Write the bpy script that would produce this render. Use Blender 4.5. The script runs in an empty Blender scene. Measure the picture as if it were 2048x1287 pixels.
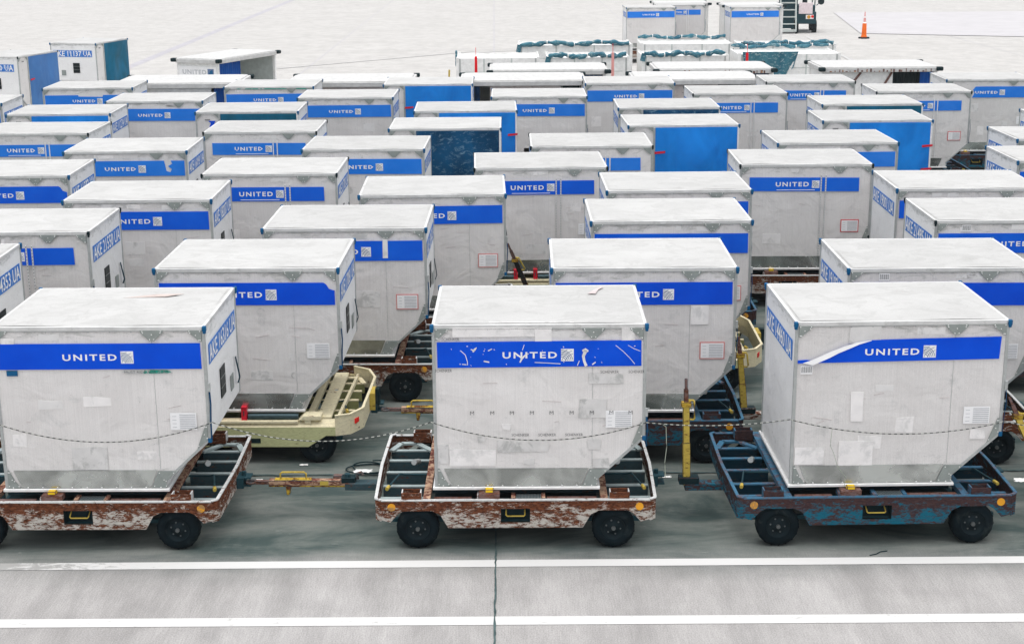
import bpy, bmesh, math, random
from mathutils import Vector, Matrix
R = math.radians
PI = math.pi
random.seed(7)
scene = bpy.context.scene
COL = scene.collection

# ------------------------------------------------------------------ materials
def newmat(name):
    m = bpy.data.materials.new(name); m.use_nodes = True
    nt = m.node_tree; nt.nodes.clear()
    out = nt.nodes.new('ShaderNodeOutputMaterial'); b = nt.nodes.new('ShaderNodeBsdfPrincipled')
    nt.links.new(b.outputs[0], out.inputs[0]); b.inputs['Specular IOR Level'].default_value = .07
    return m, nt, b
def nd(nt, t, **k):
    n = nt.nodes.new(t)
    for a, v in k.items():
        if a.startswith('i_'):
            n.inputs[a[2:].replace('_', ' ')].default_value = v
        else: setattr(n, a, v)
    return n
def coords(nt, scale=(1, 1, 1), rnd=True, kind='Object'):
    tc = nd(nt, 'ShaderNodeTexCoord')
    mp = nd(nt, 'ShaderNodeMapping'); mp.inputs['Scale'].default_value = scale
    nt.links.new(tc.outputs[kind], mp.inputs[0])
    if rnd:
        oi = nd(nt, 'ShaderNodeObjectInfo')
        ml = nd(nt, 'ShaderNodeMath', operation='MULTIPLY'); ml.inputs[1].default_value = 37.0
        nt.links.new(oi.outputs['Random'], ml.inputs[0])
        cb = nd(nt, 'ShaderNodeCombineXYZ')
        for i in range(3): nt.links.new(ml.outputs[0], cb.inputs[i])
        nt.links.new(cb.outputs[0], mp.inputs['Location'])
    return mp.outputs[0]
def noise(nt, co, scale, detail=4, rough=.55, dist=0.0):
    n = nd(nt, 'ShaderNodeTexNoise'); n.inputs['Scale'].default_value = scale
    n.inputs['Detail'].default_value = detail; n.inputs['Roughness'].default_value = rough
    n.inputs['Distortion'].default_value = dist
    nt.links.new(co, n.inputs['Vector']); return n.outputs['Fac']
def ramp(nt, f, stops):
    r = nd(nt, 'ShaderNodeValToRGB'); e = r.color_ramp.elements
    while len(e) < len(stops): e.new(.5)
    for el, (p, c) in zip(e, stops):
        el.position = p; el.color = (*c, 1) if len(c) == 3 else c
    nt.links.new(f, r.inputs[0]); return r.outputs[0]
def g(v): return (v, v, v)
def mix(nt, f, a, b, mode='MIX'):
    m = nd(nt, 'ShaderNodeMix', data_type='RGBA', blend_type=mode)
    for s, v in ((0, f), (6, a), (7, b)):
        if isinstance(v, (int, float)): m.inputs[s].default_value = v
        elif isinstance(v, tuple): m.inputs[s].default_value = (*v, 1)
        else: nt.links.new(v, m.inputs[s])
    return m.outputs[2]
def bump(nt, b, h, strength, dist=.01):
    n = nd(nt, 'ShaderNodeBump'); n.inputs['Strength'].default_value = strength; n.inputs['Distance'].default_value = dist
    nt.links.new(h, n.inputs['Height']); nt.links.new(n.outputs[0], b.inputs['Normal'])
MAT = {}
def simple(name, col, rough=.5, metal=0.0, var=.12, scale=9.0, dirt=None, dirt_t=(.62, .75)):
    m, nt, b = newmat(name); co = coords(nt)
    n = noise(nt, co, scale, 5, .6)
    c = mix(nt, ramp(nt, n, [(.3, g(0)), (.7, g(1))]), tuple(x*(1-var) for x in col), tuple(min(1, x*(1+var)) for x in col))
    if dirt:
        n2 = noise(nt, co, scale*.6, 8, .7, .4)
        c = mix(nt, ramp(nt, n2, [(dirt_t[0], g(0)), (dirt_t[1], g(1))]), c, dirt)
    nt.links.new(c, b.inputs['Base Color']); b.inputs['Roughness'].default_value = rough; b.inputs['Metallic'].default_value = metal
    MAT[name] = m; return m
# painted / bare aluminium sheet of the containers
def panel(name, c1, c2, smudge, rough=.5, streak=.07, metal=.0):
    m, nt, b = newmat(name); co = coords(nt)
    fine = noise(nt, coords(nt, (140, 140, 2.0)), 1, 2, .5)
    big = noise(nt, co, 1.6, 5, .6, .3)
    blot = noise(nt, coords(nt, (1, 1, 1.6)), 3.1, 9, .68, .6)
    c = mix(nt, ramp(nt, big, [(.35, g(0)), (.65, g(1))]), c1, c2)
    c = mix(nt, ramp(nt, blot, [(.57, g(0)), (.72, g(.75)), (.8, g(1))]), c, smudge)
    spk = noise(nt, co, 55, 3, .7)
    c = mix(nt, ramp(nt, spk, [(.66, g(0)), (.74, g(.5))]), c, tuple(x*.45 for x in smudge))
    c = mix(nt, streak*2.2, c, ramp(nt, fine, [(.35, g(.55)), (.65, g(1.0))]), 'MULTIPLY')
    gr = noise(nt, co, 95, 2, .8)
    c = mix(nt, .9, c, ramp(nt, gr, [(.32, g(.87)), (.68, g(1.0))]), 'MULTIPLY')
    if name == 'roof_sheet':
        pn = noise(nt, coords(nt, (1, 1.6, 1)), 1.7, 7, .62, 1.0)
        c = mix(nt, ramp(nt, pn, [(.50, g(0)), (.53, g(.55)), (.60, g(.12)), (.66, g(0))]), c, (.40, .40, .39))
    if name != 'roof_sheet':
        tc = nd(nt, 'ShaderNodeTexCoord'); sz = nd(nt, 'ShaderNodeSeparateXYZ'); nt.links.new(tc.outputs['Object'], sz.inputs[0])
        q = nd(nt, 'ShaderNodeMapRange'); nt.links.new(sz.outputs['Z'], q.inputs[0])
        for i, vv in enumerate((1.42, 1.58, 0, .16)): q.inputs[1+i].default_value = vv
        q2 = nd(nt, 'ShaderNodeMapRange'); nt.links.new(sz.outputs['Z'], q2.inputs[0])
        for i, vv in enumerate((.20, .45, .07, 0)): q2.inputs[1+i].default_value = vv
        a1 = nd(nt, 'ShaderNodeMath', operation='ADD'); nt.links.new(q.outputs[0], a1.inputs[0]); nt.links.new(q2.outputs[0], a1.inputs[1])
        gn = noise(nt, coords(nt, (1.2, 1.2, 3.5)), 3.5, 10, .74, .7)
        a2 = nd(nt, 'ShaderNodeMath', operation='ADD'); nt.links.new(a1.outputs[0], a2.inputs[0]); nt.links.new(gn, a2.inputs[1])
        c = mix(nt, ramp(nt, a2.outputs[0], [(.62, g(0)), (.80, g(.8))]), c, (.33, .34, .32))
    oi = nd(nt, 'ShaderNodeObjectInfo')
    c = mix(nt, .5, c, ramp(nt, oi.outputs['Random'], [(0, g(.82)), (1, g(1.0))]), 'MULTIPLY')
    nt.links.new(c, b.inputs['Base Color']); b.inputs['Roughness'].default_value = rough; b.inputs['Metallic'].default_value = metal
    bump(nt, b, noise(nt, co, 2.3, 3, .5, .8), .8, .03)
    MAT[name] = m
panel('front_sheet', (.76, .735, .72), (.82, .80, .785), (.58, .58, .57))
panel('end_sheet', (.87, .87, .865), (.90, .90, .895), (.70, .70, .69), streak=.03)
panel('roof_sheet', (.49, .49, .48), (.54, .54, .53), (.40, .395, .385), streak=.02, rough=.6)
def metalsheet(name, col, rough, bstr):
    m, nt, b = newmat(name); co = coords(nt)
    n = noise(nt, co, 2.5, 3, .5, .6)
    nt.links.new(ramp(nt, n, [(.38, tuple(x*.55 for x in col)), (.6, col)]), b.inputs['Base Color'])
    b.inputs['Metallic'].default_value = .85
    nt.links.new(ramp(nt, n, [(.3, g(rough*.8)), (.7, g(rough*1.5))]), b.inputs['Roughness'])
    bump(nt, b, noise(nt, coords(nt, (1, 1, 2.2)), 2.2, 1, .4, .6), .5, .03)
    MAT[name] = m
metalsheet('bare_aluminium', (.56, .59, .57), .22, 1.0)
simple('frame_metal', (.44, .46, .455), .42, .45, .12, 12)
simple('gusset_metal', (.29, .32, .305), .5, .3, .1, 14)
simple('base_rail', (.80, .80, .79), .35, .35, .08)
simple('rail_white', (.60, .60, .59), .5, .1, .12, 7, dirt=(.42, .42, .41), dirt_t=(.55, .68))
simple('rivet', (.30, .31, .31), .45, .4)
simple('cap_blue', (.01, .10, .23), .45)
simple('cap_black', (.008, .02, .024), .5)
simple('strap_blue', (.008, .055, .13), .7)
simple('strap_dark', (.006, .035, .055), .7)
simple('strap_red', (.62, .02, .04), .5, dirt=(.3, .03, .03))
simple('window_black', (.012, .018, .02), .35)
simple('paper', (.84, .84, .845), .7, var=.03)
simple('paper_print', (.50, .51, .53), .7, var=.1, scale=60)
simple('red_print', (.60, .06, .07), .7); simple('pink_print', (.62, .25, .24), .7)
simple('tape_patch', (.80, .78, .77), .6, var=.06, dirt=(.66, .65, .64), dirt_t=(.5, .6))
simple('tape_dull', (.64, .63, .62), .6, var=.08, dirt=(.45, .45, .44), dirt_t=(.5, .6)); simple('residue', (.70, .69, .68), .65, var=.05, dirt=(.5, .5, .49), dirt_t=(.52, .62))
simple('green_tape', (.02, .26, .20), .6, dirt=(.5, .5, .5), dirt_t=(.5, .56))
simple('scratch', (.52, .46, .455), .6)
simple('roof_patch', (.53, .53, .52), .6, var=.05); simple('rust_smear', (.50, .43, .40), .7, var=.15)
simple('ink', (.05, .055, .06), .6)
simple('letter_white', (.84, .84, .84), .5, var=.03)
simple('emblem_line', (.14, .20, .32), .5)
simple('rubber', (.004, .009, .012), .85, dirt=(.028, .036, .036), var=.4, dirt_t=(.55, .75))
simple('rim', (.010, .018, .022), .55, .3)
simple('hub', (.12, .13, .13), .4, .6)
simple('beam_pale', (.32, .38, .38), .5, dirt=(.1, .1, .1))
simple('amber', (.72, .33, .03), .4, dirt=(.35, .2, .08), dirt_t=(.5, .56))
simple('amber_yellow', (.75, .5, .02), .4)
simple('red_lens', (.75, .02, .015), .35)
simple('black_plastic', (.008, .022, .026), .5)
simple('roller_steel', (.05, .08, .09), .35, .5)
simple('cart_white', (.78, .78, .765), .5, dirt=(.55, .52, .48), dirt_t=(.66, .8))
simple('cart_roof', (.53, .53, .52), .5)
simple('cart_pink', (.60, .54, .51), .6, dirt=(.25, .2, .18), dirt_t=(.6, .66), scale=14)
simple('cart_inside', (.50, .54, .52), .6)
simple('cable', (.012, .03, .035), .6)
simple('twine', (.36, .40, .33), .8)
simple('rope_white', (.36, .37, .34), .8)
simple('rope_black', (.05, .055, .055), .8)
simple('litter', (.82, .82, .80), .8)
simple('cone_orange', (.85, .16, .02), .5)
simple('pole_red', (.75, .01, .02), .5)
simple('pole_pink', (.72, .33, .31), .5)
simple('dark_steel', (.02, .06, .075), .5, .3)
simple('tractor_pink', (.72, .62, .64), .5)
simple('lever_red', (.35, .01, .03), .5)
def fabric(name, c1, c2, scuff=None, t=(.62, .7), k=1.0):
    m, nt, b = newmat(name); co = coords(nt, (1, 1, .6))
    n = noise(nt, co, 2.2, 4, .55, .8)
    c = mix(nt, ramp(nt, n, [(.3, g(0)), (.7, g(1))]), c1, c2)
    if scuff:
        n2 = noise(nt, coords(nt, (.8, 1, 1.6)), 6*k, 10, .75, .6)
        c = mix(nt, ramp(nt, n2, [(t[0], g(0)), (t[1], g(.85))]), c, scuff)
    nt.links.new(c, b.inputs['Base Color']); b.inputs['Roughness'].default_value = .5
    bump(nt, b, noise(nt, coords(nt, (1, 1, .6)), 1.1, 2, .45, 1.2), .7, .12)
    MAT[name] = m
fabric('curtain_blue', (.006, .17, .60), (.012, .25, .76), (.10, .25, .55), (.66, .8))
fabric('curtain_worn', (.003, .035, .085), (.004, .075, .18), (.16, .28, .36), (.53, .66), 1.6)
fabric('curtain_teal', (.004, .08, .13), (.006, .13, .24), (.05, .16, .22), (.66, .8))
fabric('curtain_pale', (.05, .15, .38), (.07, .20, .46), (.2, .3, .5), (.66, .8))
fabric('cart_curtain', (.002, .02, .055), (.003, .05, .16))
fabric('cart_curtain_blue', (.002, .05, .24), (.003, .075, .32))
fabric('tarp', (.015, .09, .14), (.06, .19, .24), (.40, .48, .48), (.54, .62), 2.0)
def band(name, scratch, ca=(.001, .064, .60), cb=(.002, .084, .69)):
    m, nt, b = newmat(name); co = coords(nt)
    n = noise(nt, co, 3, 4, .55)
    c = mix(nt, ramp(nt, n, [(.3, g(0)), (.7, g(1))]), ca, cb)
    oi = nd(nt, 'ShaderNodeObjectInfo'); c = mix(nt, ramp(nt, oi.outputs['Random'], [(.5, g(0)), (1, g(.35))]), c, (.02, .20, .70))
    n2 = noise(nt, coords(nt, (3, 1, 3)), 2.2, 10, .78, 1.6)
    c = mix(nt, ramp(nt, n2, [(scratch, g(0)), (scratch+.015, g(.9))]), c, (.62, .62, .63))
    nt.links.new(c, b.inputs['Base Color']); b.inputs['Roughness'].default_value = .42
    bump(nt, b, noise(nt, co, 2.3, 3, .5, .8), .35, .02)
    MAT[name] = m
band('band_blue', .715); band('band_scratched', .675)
band('band_mid_haze', .70, (.003, .09, .63), (.006, .12, .70)); band('band_far_haze', .715, (.012, .18, .70), (.03, .22, .76)); band('band_far_haze_scratched', .675, (.012, .18, .70), (.03, .22, .76))  # distance haze painted into the banner blue, paler and more cyan
def sticker(name):
    m, nt, b = newmat(name); co = coords(nt, (1, 1, 1))
    n2 = noise(nt, coords(nt, (1, 9, 3)), 2.5, 8, .7, .5)
    c = ramp(nt, n2, [(.42, (.02, .15, .54)), (.56, (.06, .22, .58)), (.64, (.50, .55, .68))])
    nt.links.new(c, b.inputs['Base Color']); b.inputs['Roughness'].default_value = .5; MAT[name] = m
sticker('sticker_blue')
# rusty painted steel
def rusty(name, paint, lo, hi, scale=6.5, rust=((.035, .014, .010), (.19, .065, .03)), zk=0.0):
    m, nt, b = newmat(name); co = coords(nt, (1, 1, 2.4))
    n = noise(nt, co, scale, 12, .78, .5); n3 = noise(nt, co, 24, 6, .7)
    n4 = noise(nt, coords(nt, (1, 1, 3.5)), 22, 8, .75)
    am = nd(nt, 'ShaderNodeMath', operation='MULTIPLY_ADD'); nt.links.new(n4, am.inputs[0]); am.inputs[1].default_value = .6; nt.links.new(n, am.inputs[2])
    sb = nd(nt, 'ShaderNodeMath', operation='SUBTRACT'); nt.links.new(am.outputs[0], sb.inputs[0]); sb.inputs[1].default_value = .30; n = sb.outputs[0]
    if zk:
        tc = nd(nt, 'ShaderNodeTexCoord'); sz = nd(nt, 'ShaderNodeSeparateXYZ'); nt.links.new(tc.outputs['Object'], sz.inputs[0])
        q = nd(nt, 'ShaderNodeMapRange'); nt.links.new(sz.outputs['Z'], q.inputs[0])
        for i, vv in enumerate((.33, .46, 0, zk)): q.inputs[1+i].default_value = vv
        a2 = nd(nt, 'ShaderNodeMath', operation='ADD'); nt.links.new(n, a2.inputs[0]); nt.links.new(q.outputs[0], a2.inputs[1]); n = a2.outputs[0]
    rc = mix(nt, ramp(nt, n3, [(.35, g(0)), (.65, g(1))]), rust[0], rust[1])
    pc = mix(nt, ramp(nt, n3, [(.3, g(0)), (.75, g(1))]), tuple(x*.72 for x in paint), paint)
    c = mix(nt, ramp(nt, n, [(lo, g(0)), (hi, g(1))]), pc, rc)
    nt.links.new(c, b.inputs['Base Color'])
    nt.links.new(ramp(nt, n, [(lo, g(.45)), (hi, g(.9))]), b.inputs['Roughness'])
    bump(nt, b, n, .35, .006); MAT[name] = m
rusty('paint_white_rust', (.56, .53, .48), .47, .54, zk=.11)
rusty('rim_white_rust', (.66, .67, .66), .57, .63)
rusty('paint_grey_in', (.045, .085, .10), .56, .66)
rusty('paint_blue_rust', (.008, .13, .20), .46, .55, zk=.10, rust=((.035, .022, .026), (.075, .04, .036)))
rusty('rim_blue_rust', (.05, .16, .26), .50, .60, rust=((.06, .05, .07), (.15, .12, .13)))
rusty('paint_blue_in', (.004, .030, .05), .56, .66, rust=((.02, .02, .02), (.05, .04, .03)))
rusty('paint_cream', (.86, .78, .54), .60, .68)
rusty('paint_khaki', (.62, .63, .34), .62, .7)
rusty('paint_olive', (.38, .39, .17), .70, .8)
rusty('bar_yellow_rust', (.62, .42, .05), .47, .57, 5)
rusty('bar_pale_rust', (.55, .36, .24), .44, .54, 6, rust=((.06, .02, .018), (.20, .07, .05)))
rusty('yellow_paint', (.62, .46, .09), .56, .66)
rusty('black_rust', (.03, .035, .035), .54, .64)
rusty('stop_rust', (.20, .13, .12), .45, .6)
# concrete apron
def concrete():
    m, nt, b = newmat('concrete')
    geo = nd(nt, 'ShaderNodeNewGeometry'); P = geo.outputs['Position']
    def mp(s, r=0):
        k = nd(nt, 'ShaderNodeMapping'); k.inputs['Scale'].default_value = s; k.inputs['Rotation'].default_value = (0, 0, r)
        nt.links.new(P, k.inputs[0]); return k.outputs[0]
    big = noise(nt, mp((.35, .35, 1)), 1, 5, .6, .4)
    c = mix(nt, ramp(nt, big, [(.3, g(0)), (.7, g(1))]), (.42, .408, .398), (.50, .488, .478))
    diag = noise(nt, mp((3.2, .45, 1), R(-24)), 1, 4, .6, .5)
    c = mix(nt, .55, c, ramp(nt, diag, [(.35, g(.68)), (.65, g(1.0))]), 'MULTIPLY')
    fq = nd(nt, 'ShaderNodeSeparateXYZ'); nt.links.new(P, fq.inputs[0])
    fr = nd(nt, 'ShaderNodeMapRange', interpolation_type='SMOOTHSTEP'); nt.links.new(fq.outputs['Y'], fr.inputs[0]); fr.inputs[1].default_value = 33; fr.inputs[2].default_value = 44
    c = mix(nt, fr.outputs[0], c, mix(nt, ramp(nt, big, [(.3, g(0)), (.7, g(1))]), (.55, .538, .518), (.60, .588, .568)))
    grain = noise(nt, mp((70, 70, 1)), 1, 3, .75)
    c = mix(nt, .75, c, ramp(nt, grain, [(.35, g(.60)), (.62, g(1.0))]), 'MULTIPLY')
    blob = noise(nt, mp((1.7, 1.3, 1)), 1, 6, .6, .5)
    c = mix(nt, .6, c, ramp(nt, blob, [(.35, g(.78)), (.62, g(1.0))]), 'MULTIPLY')
    broom = noise(nt, mp((120, 4, 1), R(20)), 1, 2, .5)
    c = mix(nt, .35, c, ramp(nt, broom, [(.4, g(.72)), (.6, g(1))]), 'MULTIPLY')
    spots = noise(nt, mp((9, 9, 1)), 1, 8, .75, .8)
    c = mix(nt, ramp(nt, spots, [(.66, g(0)), (.76, g(.55))]), c, (.20, .21, .20))
    # oil and rubber grime where the dollies are parked: band between y = 12.9 and y = 36
    sx = nd(nt, 'ShaderNodeSeparateXYZ'); nt.links.new(P, sx.inputs[0])
    wob = noise(nt, mp((.5, .9, 1)), 1, 5, .6)
    ad = nd(nt, 'ShaderNodeMath', operation='MULTIPLY_ADD'); nt.links.new(wob, ad.inputs[0]); ad.inputs[1].default_value = .9
    nt.links.new(sx.outputs['Y'], ad.inputs[2])
    def mr(lo, hi, a, bb):
        q = nd(nt, 'ShaderNodeMapRange', interpolation_type='SMOOTHSTEP'); nt.links.new(ad.outputs[0], q.inputs[0])
        for i, v in enumerate((lo, hi, a, bb)): q.inputs[1+i].default_value = v
        return q.outputs[0]
    def mul(a, bb):
        q = nd(nt, 'ShaderNodeMath', operation='MULTIPLY')
        for i, v in enumerate((a, bb)):
            if isinstance(v, float): q.inputs[i].default_value = v
            else: nt.links.new(v, q.inputs[i])
        return q.outputs[0]
    grime = mul(mr(13.0, 14.0, 0, 1), mr(35.0, 38.0, 1, 0))
    gn = noise(nt, mp((.55, 1.5, 1)), 1, 7, .65, .6)
    gr = mul(grime, ramp(nt, gn, [(.25, g(.75)), (.6, g(1.0))]))
    c = mix(nt, gr, c, mix(nt, ramp(nt, gn, [(.38, g(0)), (.62, g(1))]), (.135, .155, .14), (.055, .078, .075)))
    # chalky scuff streaks inside the grime
    sc = noise(nt, mp((.9, 9, 1), R(2)), 1, 9, .75, 1.0)
    c = mix(nt, mul(grime, ramp(nt, sc, [(.60, g(0)), (.74, g(.55))])), c, (.42, .43, .40))
    nt.links.new(c, b.inputs['Base Color']); b.inputs['Roughness'].default_value = .85
    bump(nt, b, grain, .3, .004); MAT['concrete'] = m
concrete()
def paintline():
    m, nt, b = newmat('line_paint')
    geo = nd(nt, 'ShaderNodeNewGeometry')
    k = nd(nt, 'ShaderNodeMapping'); k.inputs['Scale'].default_value = (6, 14, 1); nt.links.new(geo.outputs[0], k.inputs[0])
    n = noise(nt, k.outputs[0], 1, 10, .78, .6)
    sx = nd(nt, 'ShaderNodeSeparateXYZ'); nt.links.new(geo.outputs[0], sx.inputs[0])
    q = nd(nt, 'ShaderNodeMapRange'); nt.links.new(sx.outputs['X'], q.inputs[0])
    for i, v in enumerate((-4.9, -3.0, .20, -.06)): q.inputs[1+i].default_value = v
    y = nd(nt, 'ShaderNodeMath', operation='GREATER_THAN'); nt.links.new(sx.outputs['Y'], y.inputs[0]); y.inputs[1].default_value = 12.6
    w = nd(nt, 'ShaderNodeMath', operation='MULTIPLY'); nt.links.new(q.outputs[0], w.inputs[0]); nt.links.new(y.outputs[0], w.inputs[1])
    ad = nd(nt, 'ShaderNodeMath', operation='ADD'); nt.links.new(n, ad.inputs[0]); nt.links.new(w.outputs[0], ad.inputs[1])
    c = mix(nt, ramp(nt, ad.outputs[0], [(.575, g(0)), (.66, g(1))]), (.58, .58, .57), (.33, .33, .32))
    nt.links.new(c, b.inputs['Base Color']); b.inputs['Roughness'].default_value = .7; MAT['line_paint'] = m
paintline()
simple('joint_tar', (.06, .09, .09), .8, var=.4)
simple('joint_faint', (.42, .41, .425), .9, var=.1, scale=2)
simple('joint_wide', (.40, .39, .415), .9, var=.1, scale=2)
simple('patch_grey', (.47, .46, .47), .9, var=.06, scale=1)
simple('line_faint', (.50, .50, .49), .8, var=.1)

# ------------------------------------------------------------------ mesh builder
class MB:
    def __init__(s): s.v = []; s.f = []; s.m = []; s.sm = []; s.mats = []
    def mi(s, mat):
        if mat not in s.mats: s.mats.append(mat)
        return s.mats.index(mat)
    def add(s, vs, fs, mat, smooth=False):
        o = len(s.v); s.v += [tuple(v) for v in vs]; k = s.mi(mat)
        for f in fs: s.f.append(tuple(o+i for i in f)); s.m.append(k); s.sm.append(smooth)
        return s
    def box(s, x0, x1, y0, y1, z0, z1, mat):
        v = [(x, y, z) for z in (z0, z1) for y in (y0, y1) for x in (x0, x1)]
        return s.add(v, [(0, 2, 3, 1), (4, 5, 7, 6), (0, 1, 5, 4), (2, 6, 7, 3), (0, 4, 6, 2), (1, 3, 7, 5)], mat)
    def cbox(s, c, sz, mat, rot=None):
        M = rot or Matrix.Identity(3)
        v = [Vector(c) + M @ Vector((x*sz[0]/2, y*sz[1]/2, z*sz[2]/2)) for z in (-1, 1) for y in (-1, 1) for x in (-1, 1)]
        return s.add(v, [(0, 2, 3, 1), (4, 5, 7, 6), (0, 1, 5, 4), (2, 6, 7, 3), (0, 4, 6, 2), (1, 3, 7, 5)], mat)
    def beam(s, a, b, w, h, mat, up=(0, 0, 1)):
        a = Vector(a); b = Vector(b); d = (b-a); L = d.length; d.normalize(); u = Vector(up)
        x = d.cross(u)
        if x.length < 1e-4: x = d.cross(Vector((1, 0, 0)))
        x.normalize(); u = x.cross(d)
        M = Matrix((x, d, u)).transposed()
        return s.cbox((a+b)/2, (w, L, h), mat, M)
    def cyl(s, a, b, r, mat, n=12, r2=None, cap=True):
        a = Vector(a); b = Vector(b); d = (b-a).normalized(); x = d.cross(Vector((0, 0, 1)))
        if x.length < 1e-3: x = d.cross(Vector((1, 0, 0)))
        x.normalize(); y = d.cross(x); r2 = r if r2 is None else r2
        v = []
        for c, rr in ((a, r), (b, r2)):
            v += [c + x*rr*math.cos(2*PI*i/n) + y*rr*math.sin(2*PI*i/n) for i in range(n)]
        s.add(v, [(i, (i+1) % n, n+(i+1) % n, n+i) for i in range(n)], mat, True)
        if cap:
            s.add(v[:n], [tuple(range(n))[::-1]], mat); s.add(v[n:], [tuple(range(n))], mat)
        return s
    def tube(s, pts, r, mat, n=6, mats=None):
        pts = [Vector(p) for p in pts]; v = []; N = len(pts)
        for i, p in enumerate(pts):
            d = (pts[min(i+1, N-1)] - pts[max(i-1, 0)]).normalized(); x = d.cross(Vector((0, 0, 1)))
            if x.length < 1e-2: x = d.cross(Vector((0, 1, 0)))
            x.normalize(); y = d.cross(x); rr = r(i/(N-1)) if callable(r) else r
            v += [p + x*rr*math.cos(2*PI*k/n) + y*rr*math.sin(2*PI*k/n) for k in range(n)]
        o = len(s.v); s.v += [tuple(q) for q in v]
        for i in range(N-1):
            k2 = s.mi(mats[i % len(mats)] if mats else mat)
            for k in range(n):
                s.f.append((o+i*n+k, o+i*n+(k+1) % n, o+(i+1)*n+(k+1) % n, o+(i+1)*n+k)); s.m.append(k2); s.sm.append(True)
        return s
    def prism(s, poly, y0, y1, mat, axis='y'):   # polygon in (x,z) pushed along y ; or (y,z) along x ; or (x,y) along z
        def P(p, t): return (p[0], t, p[1]) if axis == 'y' else ((t, p[0], p[1]) if axis == 'x' else (p[0], p[1], t))
        n = len(poly); v = [P(p, y0) for p in poly] + [P(p, y1) for p in poly]
        return s.add(v, [tuple(range(n)), tuple(range(2*n-1, n-1, -1))] + [(i, n+i, n+(i+1) % n, (i+1) % n) for i in range(n)], mat)
    def dome(s, c, ax, r, mat, n=6):
        c = Vector(c); ax = Vector(ax); x = ax.cross(Vector((.3, .5, .8))).normalized(); y = ax.cross(x)
        v = [c + (x*math.cos(2*PI*i/n) + y*math.sin(2*PI*i/n))*r for i in range(n)]
        v += [c + (x*math.cos(2*PI*i/n) + y*math.sin(2*PI*i/n))*r*.6 + ax*r*.5 for i in range(n)]
        return s.add(v, [(i, (i+1) % n, n+(i+1) % n, n+i) for i in range(n)] + [tuple(range(n, 2*n))], mat, True)
    def mirror_x(s): s.v = [(-x, y, z) for x, y, z in s.v]; s.f = [f[::-1] for f in s.f]; return s
    def mesh(s, name, bevel=0):
        me = bpy.data.meshes.new(name); me.from_pydata(s.v, [], s.f)
        for k in s.mats: me.materials.append(MAT[k])
        me.polygons.foreach_set('material_index', s.m); me.polygons.foreach_set('use_smooth', s.sm)
        bm = bmesh.new(); bm.from_mesh(me)
        bmesh.ops.recalc_face_normals(bm, faces=bm.faces)
        if bevel:
            bmesh.ops.bevel(bm, geom=[e for e in bm.edges if len(e.link_faces) == 2 and e.calc_face_angle(0) > .6], offset=bevel, segments=1, affect='EDGES', clamp_overlap=True)
        bm.to_mesh(me); bm.free(); me.update(); return me
def link(name, me, parent=None):
    o = bpy.data.objects.new(name, me); COL.objects.link(o)
    if parent: o.parent = parent
    return o
def root(name, label, cat, loc=(0, 0, 0), yaw=0, group=None):
    o = bpy.data.objects.new(name, None); COL.objects.link(o); o.location = loc; o.rotation_euler = (0, 0, yaw)
    o.empty_display_size = .2
    o['label'] = label; o['category'] = cat
    if group: o['group'] = group
    return o
def tag(o, label, cat, group=None):
    o['label'] = label; o['category'] = cat
    if group: o['group'] = group
    return o
def structure(name, me):
    o = link(name, me); o['kind'] = 'structure'; return o
# flat lettering meshes
_tc = {}
def textmesh(txt, w, h, mat, bold=.0, res=2, spacing=1.0):
    """flat lettering in the xz plane facing -y, lower-left corner at the origin, w x h metres"""
    k = (txt, round(w, 3), round(h, 3), mat, bold, res, spacing)
    if k in _tc: return _tc[k]
    cu = bpy.data.curves.new('lettering', 'FONT'); cu.body = txt; cu.offset = bold; cu.resolution_u = res; cu.space_character = spacing
    o = bpy.data.objects.new('lettering', cu); COL.objects.link(o)
    bpy.context.view_layer.update()
    me = bpy.data.meshes.new_from_object(o.evaluated_get(bpy.context.evaluated_depsgraph_get()))
    bpy.data.objects.remove(o); bpy.data.curves.remove(cu)
    xs = [v.co.x for v in me.vertices]; ys = [v.co.y for v in me.vertices]
    x0, x1, y0, y1 = min(xs), max(xs), min(ys), max(ys)
    for v in me.vertices: v.co = ((v.co.x-x0)/(x1-x0)*w, 0, (v.co.y-y0)/(y1-y0)*h)
    me.materials.clear(); me.materials.append(MAT[mat])
    for p in me.polygons: p.use_smooth = False
    _tc[k] = me; return me
def placed(me, M, name='lettering'):
    m2 = me.copy(); m2.transform(M); m2.name = name; return m2

# ------------------------------------------------------------------ container meshes (base centre origin, overhang on +x)
D2 = .767; BX = .781; OX = 1.226; H = 1.626
Y0 = -D2
PROFILE = [(-BX, .03), (BX, .03), (BX, .10), (OX, .517), (OX, H), (-BX, H)]
def inset(poly, d):
    n = len(poly); out = []
    for i in range(n):
        p0, p1, p2 = Vector(poly[i-1]), Vector(poly[i]), Vector(poly[(i+1) % n])
        e1 = (p1-p0).normalized(); e2 = (p2-p1).normalized(); n1 = Vector((-e1.y, e1.x)); n2 = Vector((-e2.y, e2.x))
        out.append(tuple(p1 + (n1+n2)*d/(1+n1.dot(n2))))
    return out
MESHC = {}
def cm(key, fn):
    if key not in MESHC: MESHC[key] = fn()
    return MESHC[key]
def flip(mb, mir): return mb.mirror_x() if mir else mb
def body_mesh(mir):
    b = MB(); P = inset(PROFILE, .008); n = len(P); y0, y1 = Y0+.008, -Y0-.008
    b.prism(P, y0, y1, 'end_sheet')
    k = b.mi('front_sheet'); b.m[0] = k; b.m[1] = k
    k = b.mi('roof_sheet'); b.m[2+4] = k
    return flip(b, mir).mesh('body', .004)
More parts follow.
